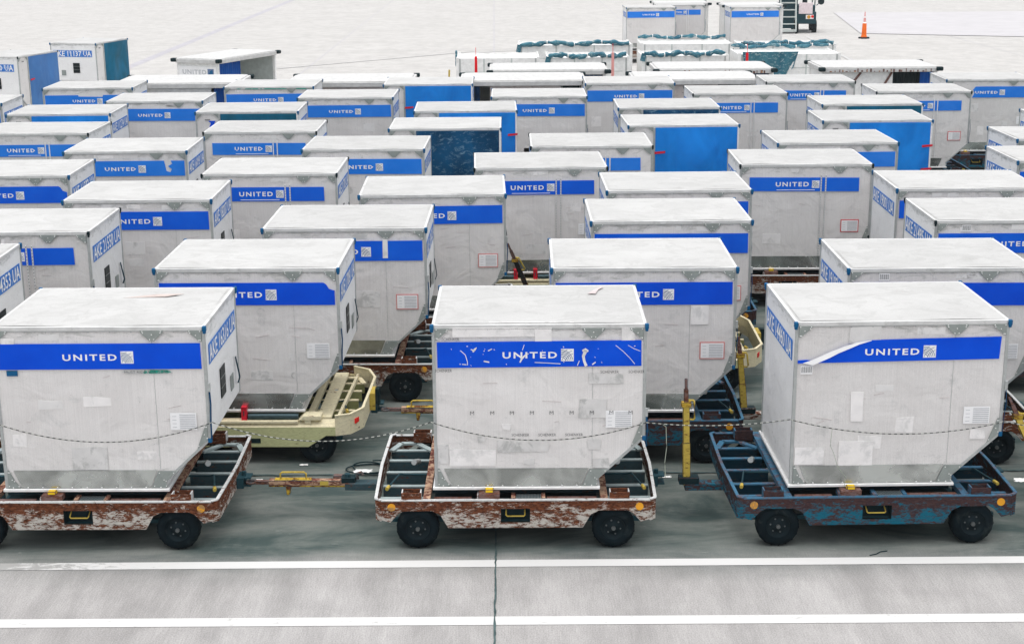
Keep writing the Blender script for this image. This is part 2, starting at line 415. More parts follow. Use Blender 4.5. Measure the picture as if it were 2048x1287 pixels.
def roof_mesh(mir):
    b = MB(); b.box(-BX+.012, OX-.012, Y0+.012, -Y0-.012, H-.006, H+.006, 'roof_sheet')
    # crowned centre sheet
    n = 8; v = []
    for j in range(n+1):
        for i in range(n+1):
            x = -BX+.05+(OX+BX-.1)*i/n; y = Y0+.05+(2*D2-.1)*j/n
            z = H+.008+.014*math.sin(PI*i/n)*math.sin(PI*j/n) + .004*math.sin(5*x+3*y)
            v.append((x, y, z))
    b.add(v, [(j*(n+1)+i, j*(n+1)+i+1, (j+1)*(n+1)+i+1, (j+1)*(n+1)+i) for j in range(n) for i in range(n)], 'roof_sheet', True)
    return flip(b, mir).mesh('roof', 0)
def frame_mesh(mir, rails, hi):
    b = MB(); t = .028
    for y, s in ((Y0, 1), (-Y0, -1)):
        ya, yb = sorted((y-.001*s, y+t*s))
        b.box(-BX-.002, -BX+t, ya, yb, .03, H-.004, 'frame_metal')
        b.box(OX-t, OX+.002, ya, yb, .517, H-.004, 'frame_metal')
        b.box(-BX-.002, OX+.002, ya, yb, H-t, H+.008, 'rail_white')
        L = math.hypot(OX-BX, .417); a = math.atan2(.417, OX-BX)
        m = Matrix.Rotation(-a, 3, 'Y'); nx, nz = -math.sin(a), math.cos(a)
        b.cbox(((BX+OX)/2+nx*.012, (ya+yb)/2, .3085+nz*.012), (L, abs(yb-ya), .026), 'frame_metal', m)
    b.box(-BX+.03, OX-.03, Y0-.0035, Y0+.004, H-.036, H-.029, 'rivet')
    for x in (-BX, OX):
        xa, xb = (x-.003, x+t) if x < 0 else (x-t, x+.003)
        b.box(xa, xb, Y0+t, -Y0-t, H-t, H+.007, 'rail_white')
    if hi:
        y = Y0-.001
        for i in range(10):
            b.dome((-BX+.12+i*.2, y, H-.042), (0, -1, 0), .006, 'rivet')
            if i < 9:
                b.dome((-BX+.014, y-.001, .12+i*.165), (0, -1, 0), .0055, 'rivet')
                if i > 2: b.dome((OX-.014, y-.001, .12+i*.165), (0, -1, 0), .0055, 'rivet')
        for i in range(1, 6):
            b.dome((BX+(OX-BX)*i/6-.012, y-.001, .1+.417*i/6+.014), (0, -1, 0), .0055, 'rivet')
        if not rails:
            b.box(.722, .7255, Y0-.0005+.006, Y0+.01, .22, 1.50, 'gusset_metal')
            for i in range(12): b.dome((.715, y+.008, .26+i*.105), (0, -1, 0), .0035, 'rivet')
        for x, s in ((-BX-.002, -1), (OX+.003, 1)):
            for i in range(8): b.dome((x, Y0+.1+i*.19, H-.05), (s, 0, 0), .005, 'rivet')
    return flip(b, mir).mesh('frame', .002)
def base_mesh(mir):
    b = MB(); b.box(-BX-.02, BX+.02, Y0-.02, -Y0+.02, .0, .03, 'base_rail')
    for i in range(11): b.dome((-.70+i*.142, Y0-.021, .045), (0, -1, 0), .009, 'base_rail')
    return flip(b, mir).mesh('base_plate', .004)
def skirt_mesh(mir):
    b = MB(); b.prism([(-.62, .035), (.62, .035), (.69, .212), (-.69, .212)], Y0-.004, Y0+.006, 'bare_aluminium')
    return flip(b, mir).mesh('skirt_plate')
def gusset(poly, mir, hi, rows=None, mat='gusset_metal'):
    b = MB(); b.prism(poly, Y0-.008, Y0+.004, mat)
    if hi:
        cx = sum(p[0] for p in poly)/len(poly); cz = sum(p[1] for p in poly)/len(poly)
        for p in poly: b.dome((p[0]*.78+cx*.22, Y0-.008, p[1]*.78+cz*.22), (0, -1, 0), .006, 'base_rail')
        b.dome((cx, Y0-.008, cz), (0, -1, 0), .006, 'base_rail')
    return flip(b, mir).mesh('gusset_plate')
def gussets(mir, hi, d, fixed_w=None):
    T = H-.026; out = [[(-BX+.03, T), (-BX+.16, T), (-BX+.15, T-.02), (-BX+.045, T-.11), (-BX+.03, T-.11)],
           [(OX-.03, T), (OX-.16, T), (OX-.15, T-.02), (OX-.045, T-.11), (OX-.03, T-.11)]] if not d else \
          [[(OX-.03, T), (OX-.14, T), (OX-.03, T-.11)], [(.75, T), (.88, T), (.75, T-.11)]]
    if not d: out.append([(.62, T), (.84, T), (.835, T-.02), (.755, T-.10), (.705, T-.10), (.625, T-.02)])
    if hi:
        out.append([(-BX+.03, .035), (-BX+.15, .035), (-BX+.10, .10), (-BX+.045, .215), (-BX+.03, .215)])
        out.append([(.63, .035), (BX-.005, .035), (BX-.005, .10), (.875, .205), (.70, .205)])
        out.append([(OX-.135, .425), (OX-.028, .525), (OX-.028, .67), (OX-.045, .67)])
    return [gusset(p, mir, hi) for p in out]
def cap_mesh(kind, mir, hi):
    mat = 'cap_blue' if kind == 'blue' else 'cap_black'; res = []; s = .019 if kind == 'blue' else .016
    for x in (-BX, OX):
        for y in (Y0, -Y0):
            b = MB(); b.box(x-s, x+s, y-s if y < 0 else y-s, y+s, H-.040, H+.014, mat); b.box(x-s*.8, x+s*.8, y-s*.8, y+s*.8, H-.06, H-.038, mat)
            res.append(flip(b, mir).mesh('corner_cap', .006))
    if hi:
        b = MB(); b.box(OX-.028, OX+.008, Y0-.012, Y0+.03, .49, .535, mat); res.append(flip(b, mir).mesh('corner_cap', .004))
    return res
def emblem_mesh(x0, z0, s):
    b = MB(); y = Y0-.0065
    b.box(x0, x0+s, y, y+.002, z0, z0+s, 'letter_white')
    def strip(pts, w, mat='emblem_line'):
        v = []; 
        for i, p in enumerate(pts):
            q0 = Vector(pts[max(0, i-1)]); q1 = Vector(pts[min(len(pts)-1, i+1)]); d = (q1-q0).normalized(); nrm = Vector((-d.y, d.x))*w/2
            for sg in (1, -1):
                vx = min(max(p[0]+nrm.x*sg, 0), 1); vz = min(max(p[1]+nrm.y*sg, 0), 1)
                v.append((x0+vx*s, y-.001, z0+vz*s))
        b.add(v, [(2*i, 2*i+1, 2*i+3, 2*i+2) for i in range(len(pts)-1)], mat)
    for r in (.38, .52, .66, .80, .93):
        strip([(-.02+r*math.cos(a)*1.02, -.02+r*math.sin(a)) for a in [R(8+i*9) for i in range(10)] if True], .045)
    for r in (1.0, 1.25, 1.5):
        strip([(1.25-r*math.cos(a), -.35+r*math.sin(a)) for a in [R(18+i*6) for i in range(10)] if 0 < 1.25-r*math.cos(a) < 1 and 0 < -.35+r*math.sin(a) < 1] or [(0, 0), (.01, .01)], .035)
    return b.mesh('emblem')

def curtain_mesh(mat, x0, x1, z0, z1, mir, folds=.01, seed=0):
    rnd = random.Random(seed); b = MB(); NX, NZ = 24, 14; v = []
    ph = [rnd.uniform(0, 6) for _ in range(5)]
    for j in range(NZ+1):
        for i in range(NX+1):
            u = i/NX; w = j/NZ; e = min(u, 1-u)*4; e = min(1, e)
            y = Y0-.012 - folds*e*2.2*(1+math.sin(9*u+4*w+ph[0])*.6+math.sin(4*u-7*w+ph[1])*.5) - .018*math.sin(PI*u)*math.sin(PI*min(1, w*1.1))
            v.append((x0+(x1-x0)*u, y, z0+(z1-z0)*w))
    b.add(v, [(j*(NX+1)+i, j*(NX+1)+i+1, (j+1)*(NX+1)+i+1, (j+1)*(NX+1)+i) for j in range(NZ) for i in range(NX)], mat, True)
    o = len(b.v); b.box(x0, x1, Y0-.010, Y0-.002, z0, z1, mat)
    return flip(b, mir).mesh('door_curtain')

def end_sticker(par, sign, txt, hi, wide=1.30, z=1.22, yoff=0.0):
    """blue number sticker on the end at x = sign"""
    h = .20; y0 = -.62+yoff
    ov = (sign > 0) != par['mir']
    X = (OX if ov else BX); x = sign*(X-.004)
    b = MB(); xa, xb = sorted((x, x-sign*.003)); xa += 0; b.box(min(x-.0005, x+sign*.002), max(x+.0005, x+sign*.002), y0, y0+wide, z, z+h, 'sticker_blue')
    st = link('number_sticker', b.mesh('number_sticker'), par['o'])
    t = textmesh(txt, wide-.04, h-.035, 'letter_white', .012, 2 if hi else 1)
    if sign > 0: M = Matrix.Translation((x+sign*.0045, y0+.02, z+.018)) @ Matrix.Rotation(R(90), 4, 'Z')
    else: M = Matrix.Translation((x+sign*.0045, y0+wide-.02, z+.018)) @ Matrix.Rotation(R(-90), 4, 'Z')
    link('lettering', placed(t, M), st)

def container(spec):
    """spec: x,y of the front top left corner, yaw, kind, ..."""
    mir = spec['kind'] == 'd'; rails = spec.get('rails', False); hi = spec.get('hi', False); cap = spec.get('cap', 'black' if rails else 'blue')
    c, s = math.cos(spec['yaw']), math.sin(spec['yaw'])
    ox = BX if not mir else OX
    cx = spec['x'] + ox*c - D2*s; cy = spec['y'] + ox*s + D2*c
    o = root('cargo_container', spec['label'], 'cargo container', (cx, cy, .574), spec['yaw'], 'white cargo containers parked in rows')
    P = {'o': o, 'mir': mir}
    link('body', cm(('body', mir), lambda: body_mesh(mir)), o)
    link('roof', cm(('roof', mir), lambda: roof_mesh(mir)), o)
    link('frame', cm(('frame', mir, rails, hi), lambda: frame_mesh(mir, rails, hi)), o)
    link('base_plate', cm(('base', mir), lambda: base_mesh(mir)), o)
    link('skirt_plate', cm(('skirt', mir), lambda: skirt_mesh(mir)), o)
    for me in cm(('gus', mir, hi), lambda: gussets(mir, hi, mir)): link('gusset_plate', me, o)
    for me in cm(('cap', cap, mir, hi), lambda: cap_mesh(cap, mir, hi)): link('corner_cap', me, o)
    sign = -1 if cx > 0 else 1
    for sg in (1, -1): end_sticker(P, sg, spec.get('num', 'AKE %d UA' % random.randint(10000, 19999)), hi)
    # dark document window and grey label on the ends
    for sg in (1, -1):
        ov = (sg > 0) != mir; x = sg*(OX if ov else BX)
        if not ov and sg < 0 and not spec.get('leftwin'): continue
        b = MB(); b.box(x-.004, x+.004, -.18, .04, .74, 1.04, 'window_black')
        for i in (1, 2): b.box(x-.0055, x+.0055, -.18, .04, .74+i*.1-.002, .74+i*.1+.002, 'frame_metal')
        link('document_window', b.mesh('document_window'), o)
        b = MB(); b.box(x-.003, x+.003, .30, .44, .66, .82, 'gusset_metal'); link('grey_label', b.mesh('grey_label'), o)
    if not mir:
        # tie strap at the overhang corner
        zt = spec.get('strap', .98)
        b = MB(); pts = [(OX+.012, Y0+.0, zt), (OX+.02, Y0-.012, zt-.15), (OX+.010, Y0-.006, zt-.32), (OX+.008, Y0, .52)]
        for a, q in zip(pts, pts[1:]): b.beam(a, q, .020, .006, 'strap_blue', (1, -.4, 0))
        b.box(OX-.004, OX+.022, Y0-.014, Y0+.018, zt-.02, zt+.06, 'frame_metal')
        link('tie_strap', b.mesh('tie_strap'), o)
        b = MB(); b.beam((OX+.010, .55, .95), (OX+.035, .60, .72), .03, .008, 'strap_dark', (1, 0, 0)); b.beam((OX+.035, .60, .72), (OX+.015, .585, .66), .045, .008, 'strap_dark', (1, 0, 0))
        link('tie_strap', b.mesh('tie_strap'), o)
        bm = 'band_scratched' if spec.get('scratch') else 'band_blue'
        if 17 < spec['y'] <= 24: bm = bm.replace('band_blue', 'band_mid_haze').replace('band_scratched', 'band_mid_haze')
        if spec['y'] > 24: bm = bm.replace('band_blue', 'band_far_haze').replace('band_scratched', 'band_far_haze_scratched')  # rows farther back get the blue with more haze painted in
        z0, z1 = (1.224, 1.473) if not rails else (1.222, 1.432)
        x0, x1 = (-.734, 1.18) if not rails else (-.63, 1.03)
        if spec.get('band') == 'flap':
            fx = lambda px: (px-1591.5)/215-BX
            fz = lambda py: H-.012-(py-648)/209
            pts = [(1598, 727), (2006, 722), (2008, 677), (1860, 679), (1745, 681), (1720, 685), (1698, 693), (1676, 704), (1652, 716), (1634, 723), (1616, 720), (1598, 721)]
            b = MB(); b.prism([(fx(a), fz(q)) for a, q in pts], Y0-.0045, Y0+.004, bm)
            bn = link('banner', b.mesh('banner'), o)
            b = MB(); top = [(1745, 681, .003), (1715, 685, .008), (1690, 692, .016), (1664, 702, .016), (1642, 712, .015), (1622, 721, .010), (1608, 726, .005)]
            bot = [(1745, 682, .003), (1720, 689, .008), (1700, 697, .018), (1680, 705, .020), (1660, 715, .024), (1642, 723, .022), (1628, 730, .016)]
            v = [(fx(a), Y0-.004-d, fz(q)) for a, q, d in top] + [(fx(a), Y0-.006-d, fz(q)) for a, q, d in bot]; n = len(top)
            b.add(v, [(i, i+1, n+i+1, n+i) for i in range(n-1)], 'paper', True)
            link('peeled_flap', b.mesh('peeled_flap'), bn)
        else:
            b = MB()
            if spec.get('band') == 'notch':
                poly = [(x0, z0+.0), (x1, z0), (x1, z1-.09), (x1-.06, z1-.07), (x1-.09, z1-.02), (x1-.12, z1), (x0, z1)]
            elif spec.get('band') == 'torn':
                poly = [(x0, z0), (x1, z0), (x1, z1), (x1-.22, z1), (x1-.20, z1-.05), (x1-.27, z1-.09), (x1-.21, z1-.14), (x1-.24, z1-.19), (x1-.30, z1-.17), (x1-.33, z1), (x0, z1)]
            elif spec.get('band') == 'short':
                poly = [(x0+.55, z0), (x1, z0), (x1, z1), (x0+.62, z1), (x0+.56, z1-.07), (x0+.60, z1-.14)]
            elif spec.get('band') == 'patched':
                poly = [(x0, z0), (x1, z0), (x1, z1), (x0+1.3, z1), (x0+1.28, z1-.04), (x0+.75, z1-.03), (x0+.74, z1), (x0, z1)]
            else:
                j = random.uniform(-.006, .006); poly = [(x0, z0+j), (x1, z0-j), (x1-.003, z1-j), (x0-.002, z1+j)]
            b.prism(poly, Y0-.0045, Y0+.004, bm)
            bn = link('banner', b.mesh('banner'), o)
            if rails:
                b = MB(); b.box(-.22, .36, Y0-.0062, Y0-.004, z0+.018, z0+.026, 'letter_white'); link('underline', b.mesh('underline'), bn)
        rr = random.Random(int(abs(spec['x'])*131+spec['y']*17)); nP = rr.randint(2, 5) if spec['y'] < 36 else 0
        for q in range(nP):
            wx = rr.uniform(.06, .32); wz = rr.uniform(.04, .22); px = rr.uniform(-.70, .85-wx); pz = rr.choice([rr.uniform(.25, .95), rr.uniform(.25, .95), rr.uniform(1.49, 1.52)])
            if pz > 1.4: wz = .06
            b = MB(); jj = lambda: rr.uniform(-.008, .008)
            b.prism([(px+jj(), pz+jj()), (px+wx+jj(), pz+jj()), (px+wx+jj(), pz+wz+jj()), (px+wx*.5, pz+wz+jj()), (px+jj(), pz+wz+jj())], Y0+.0055, Y0+.010, rr.choice(['tape_patch', 'residue', 'residue'])); link('tape_residue', b.mesh('tape_residue'), o)
        for q in range(rr.randint(3, 7) if spec['y'] < 30 else 0):
            px = rr.uniform(-.68, 1.0); pz = rr.uniform(.55, 1.18); ln = rr.uniform(.04, .20); dz = rr.uniform(-.03, .03)
            b = MB(); b.prism([(px, pz), (px+ln, pz+dz), (px+ln, pz+dz+.004), (px, pz+.003)], Y0+.0045, Y0+.0095, 'scratch'); link('scratch_mark', b.mesh('scratch_mark'), o)
        if spec.get('word', True):
            ux = -.122 if not rails else -.235; sz = .062 if not rails else .068
            t = textmesh('UNITED', .51 if not rails else .50, sz, 'letter_white', .024 if hi else .03, 3 if hi else 1, 1.28)
            zc = 1.340 if not rails else 1.330
            link('lettering', cm(('united', rails, hi), lambda: placed(t, Matrix.Translation((ux, Y0-.0066, zc-sz/2)))), bn)
            ex = ux+.548; es = .119 if not rails else .113
            link('emblem', cm(('emblem', rails), lambda: emblem_mesh(ex, zc-es/2, es)), bn)
        if rails:
            for rx in (.452, .522):
                def mk():
                    b = MB(); b.box(rx-.009, rx+.009, Y0-.012, Y0+.004, .22, 1.47, 'base_rail')
                    if hi:
                        for i in range(31): b.box(rx-.004, rx+.004, Y0-.014, Y0-.011, .24+i*.04, .262+i*.04, 'rivet')
                    return b.mesh('panel_rail')
                link('panel_rail', cm(('rail', rx, hi), mk), o)
        if spec.get('placard', True) and spec['y'] < 36:
            red = spec.get('placard') == 'red'
            px, pz = (.85, .62) if not rails else (.79, .60)
            def mk():
                b = MB(); y = Y0-.003
                if red: b.box(px-.012, px+.262, y+.001, y+.008, pz-.012, pz+.182, 'red_print' if rails else 'pink_print')
                b.box(px, px+.25, y-.001, y+.0005, pz, pz+.17, 'paper')
                for i in range(8): b.box(px+.09, px+.24, y-.0022, y-.001, pz+.012+i*.019, pz+.022+i*.019, 'paper_print')
                for i in range(4): b.box(px+.02, px+.06, y-.0022, y-.001, pz+.025+i*.036, pz+.030+i*.036, 'paper_print')
                return b.mesh('information_placard')
            link('information_placard', cm(('placard', red, rails), mk), o)
        if hi or spec.get('barcode'):
            bx = {'top': (-.45, 1.50), 'flap': (-.72, 1.13)}.get(spec.get('barcode', 'top'))
            def mk():
                b = MB(); b.box(bx[0], bx[0]+.11, Y0-.003, Y0+.004, bx[1], bx[1]+.08, 'paper')
                for i in range(13): b.box(bx[0]+.008+i*.0075, bx[0]+.008+i*.0075+(.002 if i % 3 else .004), Y0-.0042, Y0-.003, bx[1]+.015, bx[1]+.073, 'ink')
                return b.mesh('barcode_label')
            if spec.get('barcode'): link('barcode_label', mk(), o)
    else:
        cmat = spec.get('curtain', 'curtain_blue')
        link('door_curtain', curtain_mesh(cmat, -BX+.035, .735, .04, H-.032, True, .016, int(spec['x']*10)), o)
        def dp():
            b = MB(); b.box(.74, .775, Y0-.014, Y0+.004, .04, H-.03, 'frame_metal'); b.box(-BX+.0, -BX+.034, Y0-.014, Y0-.001, .04, H-.03, 'end_sheet')
            return flip(b, True).mesh('door_post', .002)
        link('door_post', cm('dpost', dp), o)
        for (sx, sz) in spec.get('straps', [(1, 1.15), (1, .72)]):
            b = MB(); xx = (.60 if sx > 0 else -.75)
            b.prism([(xx, sz-.01), (xx+.19, sz+.008), (xx+.19, sz+.045), (xx, sz+.03)], Y0-.055, Y0-.045, 'strap_red')
            link('door_strap', b.mesh('door_strap'), o)
        def dl():
            b = MB(); b.box(-1.05, -.93, Y0-.001, Y0+.004, 1.47, 1.50, 'tape_dull')
            for i in range(5): b.box(-1.04+i*.02, -1.03+i*.02, Y0-.003, Y0-.0008, 1.472, 1.498, 'ink')
            return b.mesh('barcode_label')
        link('barcode_label', cm('dlabel', dl), o)
    return P

# ------------------------------------------------------------------ dollies (origin on the ground under the container base centre)
DP = {'white': dict(side='paint_white_rust', rim='rim_white_rust', inn='paint_grey_in', beam='beam_pale'),
      'blue': dict(side='paint_blue_rust', rim='rim_blue_rust', inn='paint_blue_in', beam='rim_blue_rust'),
      'cream': dict(side='paint_cream', rim='paint_cream', inn='paint_olive', beam='paint_cream')}
def dolly_parts(kind):
    p = DP[kind]; S, RM, IN, BE = p['side'], p['rim'], p['inn'], p['beam']; out = []
    HX, HY = 1.335, .94; ch = .05
    b = MB()
    # long side plates with wheel arches and a central pocket, front and back
    for y in (-HY, HY):
        s = 1 if y < 0 else -1
        ya, yb = sorted((y, y+.012*s))
        prof = [(-HX+ch, .50), (-HX+ch, .31), (-1.20, .285), (-1.12, .375), (-1.07, .40), (-.80, .40), (-.72, .36), (-.645, .225), (-.14, .225), (-.14, .42), (.14, .42), (.14, .225), (.645, .225), (.72, .36), (.80, .40), (1.07, .40), (1.12, .375), (1.20, .285), (HX-ch, .31), (HX-ch, .50)]
        if kind == 'cream': prof = [(-HX+.18, .43), (-HX+.18, .33), (-1.05, .33), (-.85, .20), (.85, .20), (1.05, .33), (HX-.18, .33), (HX-.18, .43)]; b.prism([(y, .431), (y+.085*s, .497), (y+.085*s, .47), (y+.01*s, .415)], -HX+.18, HX-.18, 'paint_cream', 'x')
        n = len(prof)
        b.prism(prof, ya, yb, S if kind != 'cream' else 'paint_khaki')
        if kind != 'cream':
            b.box(-.14, .14, ya, yb, .225, .275, S)
            b.box(-.15, .15, y+.10*s-.005, y+.10*s+.005, .27, .425, 'black_plastic')
            b.box(-.155, -.14, min(y+.002*s, y+.1*s), max(y+.002*s, y+.1*s), .27, .425, 'black_plastic'); b.box(.14, .155, min(y+.002*s, y+.1*s), max(y+.002*s, y+.1*s), .27, .425, 'black_plastic')
        else:
            b.box(-.12+.2, .12+.2, y-.003*s if s < 0 else y-.003, y+.006 if s > 0 else y+.003, .245, .30, 'black_plastic')
        # top flange
        ya, yb = sorted((y-.004*s, y+.030*s)); x = HX-ch if kind != 'cream' else HX-.18
        if kind != 'cream': b.box(-x, x, ya, yb, .50, .512, RM)
    # ends: chamfered corner plates and end plates, bulging to the hitch
    for sx in (-1, 1):
        if kind != 'cream':
            pts = [(sx*(HX-ch), -HY), (sx*HX, -HY+ch*.8), (sx*(HX+.022), 0), (sx*HX, HY-ch*.8), (sx*(HX-ch), HY)]; z0, zt = .30, .512
        else:
            pts = [(sx*(HX-.18), -HY), (sx*(HX-.02), -HY+.06), (sx*(HX+.10), -HY+.28), (sx*(HX+.12), HY-.45), (sx*(HX+.02), HY-.14), (sx*(HX-.18), HY)]; z0, zt = .33, .56
        for a, q in zip(pts, pts[1:]):
            b.beam((*a, (z0+zt)/2), (*q, (z0+zt)/2), .014, zt-z0, S)
            b.beam((*a, zt+.004), (*q, zt+.004), .030, .012, RM)
    out.append(('chassis', b.mesh('chassis', 0)))
    # inner longitudinal beams beside the deck and cross members seen in the open bays
    b = MB()
    for sx in (-1, 1):
        b.beam((sx*.85, -HY+.02, .485), (sx*.85, HY-.02, .485), .07, .05, 'bar_pale_rust' if kind == 'white' else RM)
        for i, y in enumerate((-.72, -.40, -.02, .32, .62)):
            b.box(min(sx*.88, sx*1.31), max(sx*.88, sx*1.31), y-.004, y+.004, .32, .43, IN)
            b.box(min(sx*.88, sx*1.31), max(sx*.88, sx*1.31), y-.004, y+.045, .43, .442, BE)
        b.beam((sx*.88, HY-.35, .45), (sx*1.05, HY-.12, .45), .06, .02, BE)
        b.beam((sx*1.05, HY-.12, .45), (sx*1.22, HY-.12, .45), .06, .02, BE)
        b.beam((sx*1.22, HY-.12, .45), (sx*1.31, HY-.35, .45), .06, .02, BE)
    if kind == 'cream':
        for sx in (-1, 1):
            b.beam((sx*1.02, -.84, .50), (sx*1.02, .84, .50), .16, .03, RM)
            b.beam((sx*1.18, -.80, .50), (sx*1.22, .75, .50), .03, .05, RM)
    for y in (-.85, -.45, 0, .45, .85): b.box(-.82, .82, y-.03, y+.03, .40, .47, IN)
    b.box(-.79, .79, -.80, .84, .385, .40, 'black_plastic')  # added pan, blocks light to deepen the shade under the dolly
    b.box(-.66, .66, -.62, .62, .235, .384, 'black_plastic')  # invented solid bulk that keeps light from under the dolly
    b.box(-.80, -.67, -.10, .10, .24, .38, 'dark_steel'); b.box(.67, .80, -.10, .10, .24, .38, 'dark_steel')
    for y in (-.70, .70): b.box(-1.2, 1.2, y-.02, y+.02, .20, .24, 'dark_steel')
    for x in (-.94, .94): b.beam((x, -.8, .21), (x, .8, .21), .06, .06, 'dark_steel')
    out.append(('cross_frame_and_blocker', b.mesh('cross_frame_and_blocker')))
    # deck details along the front edge
    for sy in (-1, 1):
        y = -.865*sy if False else -.865
        if sy > 0: break
        if kind != 'cream':
            b = MB(); b.box(-.35, -.15, -.91, -.79, .50, .565, 'stop_rust'); b.box(-.29, -.21, -.90, -.82, .565, .60, 'amber_yellow'); b.box(-.37, -.35, -.9, -.78, .49, .54, RM)
            out.append(('stop_block', b.mesh('stop_block', .006)))
            b = MB()
            for i in range(16): b.beam((.02+i*.014, -.90, .512), (.02+i*.014, -.80, .512), .004, .006, 'dark_steel'); 
            for i in range(5): b.box(.01, .245, -.90+i*.024, -.896+i*.024, .508, .514, 'frame_metal')
            b.box(.0, .25, -.91, -.78, .485, .497, 'black_plastic'); b.box(-.04, .0, -.91, -.78, .49, .522, 'bar_pale_rust' if kind == 'white' else 'rim_blue_rust'); b.box(.25, .285, -.91, -.78, .49, .522, 'bar_pale_rust' if kind == 'white' else 'rim_blue_rust')
            out.append(('grating', b.mesh('grating')))
            b = MB(); b.box(.30, .78, -.90, -.82, .475, .50, 'stop_rust'); out.append(('deck_rail', b.mesh('deck_rail', .004)))
            b = MB(); b.box(-.78, -.42, -.90, -.82, .475, .50, 'stop_rust'); out.append(('deck_rail', b.mesh('deck_rail', .004)))
        else:
            for xx in (-.47, .46):
                b = MB(); b.cyl((xx-.28, -.86, .53), (xx+.28, -.86, .53), .035, 'roller_steel', 14); out.append(('roller', b.mesh('roller')))
            for xx in (-.16, .14):
                b = MB(); b.box(xx-.03, xx+.03, -.90, -.82, .50, .64, 'strap_red'); b.box(xx-.008, xx+.008, -.903, -.90, .55, .61, 'ink'); b.box(xx-.03, xx+.03, -.90, -.76, .63, .65, 'strap_red'); out.append(('stop_block', b.mesh('stop_block', .005)))
            b = MB(); b.box(-.78, .74, -.935, -.80, .47, .498, 'paint_cream'); out.append(('deck_rail', b.mesh('deck_rail', .004)))
            b = MB(); b.prism([(.74, .50), (1.0, .50), (1.0, .56), (.80, .56)], -.93, -.76, 'paint_cream'); out.append(('corner_block', b.mesh('corner_block', .01)))
    # corner guide cups
    if kind != 'cream':
        for sx in (-1, 1):
            for y in (-.86, .86):
                b = MB(); x0, x1 = sorted((sx*.90, sx*1.09)); t = .012; z0, z1 = .47, .575
                ya, yb = y-.06, y+.06
                b.box(x0, x1, ya, ya+t, z0, z1, S); b.box(x0, x1, yb-t, yb, z0, z1, S); b.box(x0, x0+t, ya+t, yb-t, z0, z1, RM); b.box(x1-t, x1, ya+t, yb-t, z0, z1, RM)
                b.box(x0+t, x1-t, ya+t, yb-t, z0, z0+.02, IN)
                out.append(('corner_guide', b.mesh('corner_guide')))
    # reflectors on the front corners
    for sx in (-1, 1):
        b = MB()
        if kind != 'cream': b.cyl((sx*1.185, -HY-.006, .44), (sx*1.185, -HY+.004, .44), .038, 'amber', 18)
        else: b.beam((sx*(HX+.025), -HY+.12, .46), (sx*(HX+.075), -HY+.26, .46), .02, .055, 'red_lens')
        out.append(('reflector', b.mesh('reflector')))
    # pocket handle
    if kind != 'cream':
        b = MB(); b.tube([(-.09, -HY+.09, .375), (-.09, -HY+.03, .345), (-.08, -HY+.025, .335), (.08, -HY+.025, .335), (.09, -HY+.03, .345), (.09, -HY+.09, .375)], .007, 'yellow_paint', 8)
        out.append(('grab_handle', b.mesh('grab_handle')))
    # brake linkage in both bays
    for sx in (-1, 1):
        b = MB(); b.tube([(sx*.90, -.15, .47), (sx*1.12, -.15, .47), (sx*1.16, -.18, .49), (sx*1.24, -.55, .50)], .010, 'dark_steel', 6)
        b.cyl((sx*1.24, -.55, .50), (sx*1.255, -.62, .50), .018, 'yellow_paint', 8)
        out.append(('brake_lever', b.mesh('brake_lever')))
        b = MB(); b.cyl((sx*1.0, .25, .46), (sx*1.04, .12, .50), .03, 'frame_metal', 10); out.append(('brake_cylinder', b.mesh('brake_cylinder')))
    # hitch on the right end
    b = MB(); x = HX+(.03 if kind != 'cream' else .13)
    if kind == 'cream': b.box(x-.02, x+.05, -.14, .14, .36, .56, 'yellow_paint'); b.box(x+.05, x+.10, -.09, .0, .42, .60, 'black_plastic')
    b.box(x, x+.07, -.10, .10, .31, .42, 'dark_steel'); b.cyl((x+.06, 0, .30), (x+.06, 0, .46), .022, 'dark_steel', 8); b.box(x+.05, x+.14, -.07, .07, .40, .415, 'dark_steel'); b.box(x+.05, x+.14, -.07, .07, .32, .335, 'dark_steel')
    out.append(('hitch', b.mesh('hitch')))
    return out
def wheel_mesh():
    b = MB(); r = .205; w = .075; n = 36
    prof = [(.115, -w), (.135, -w-.008), (.175, -w-.006), (.195, -w+.008), (.205, -w+.03), (.205, w-.03), (.195, w-.008), (.175, w+.006), (.115, w)]
    v = [(q[0]*math.cos(2*PI*i/n), q[1], q[0]*math.sin(2*PI*i/n)) for q in prof for i in range(n)]
    m = len(prof)
    b.add(v, [(j*n+i, j*n+(i+1) % n, (j+1)*n+(i+1) % n, (j+1)*n+i) for j in range(m-1) for i in range(n)], 'rubber', True)
    for i in range(36):   # tread blocks
        a = 2*PI*i/36; M = Matrix.Rotation(-a, 3, 'Y')
        b.cbox(M @ Vector((r-.002, (.02 if i % 2 else -.02), 0)), (.008, .06, .018), 'rubber', M)
    return b.mesh('tyre')
def rim_mesh():
    b = MB(); n = 24; prof = [(.118, -.070), (.112, -.055), (.105, -.050), (.085, -.040), (.06, -.045), (.045, -.06), (.0001, -.062)]
    v = [(q[0]*math.cos(2*PI*i/n), q[1], q[0]*math.sin(2*PI*i/n)) for q in prof for i in range(n)]
    b.add(v, [(j*n+i, j*n+(i+1) % n, (j+1)*n+(i+1) % n, (j+1)*n+i) for j in range(len(prof)-1) for i in range(n)], 'rim', True)
    for i in range(6): b.dome((.07*math.cos(i*PI/3+.3), -.043, .07*math.sin(i*PI/3+.3)), (0, -1, 0), .010, 'hub')
    b.cyl((0, -.062, 0), (0, -.085, 0), .020, 'hub', 10)
    b.cyl((0, .05, 0), (0, .06, 0), .11, 'rim', 20)
    return b.mesh('rim')
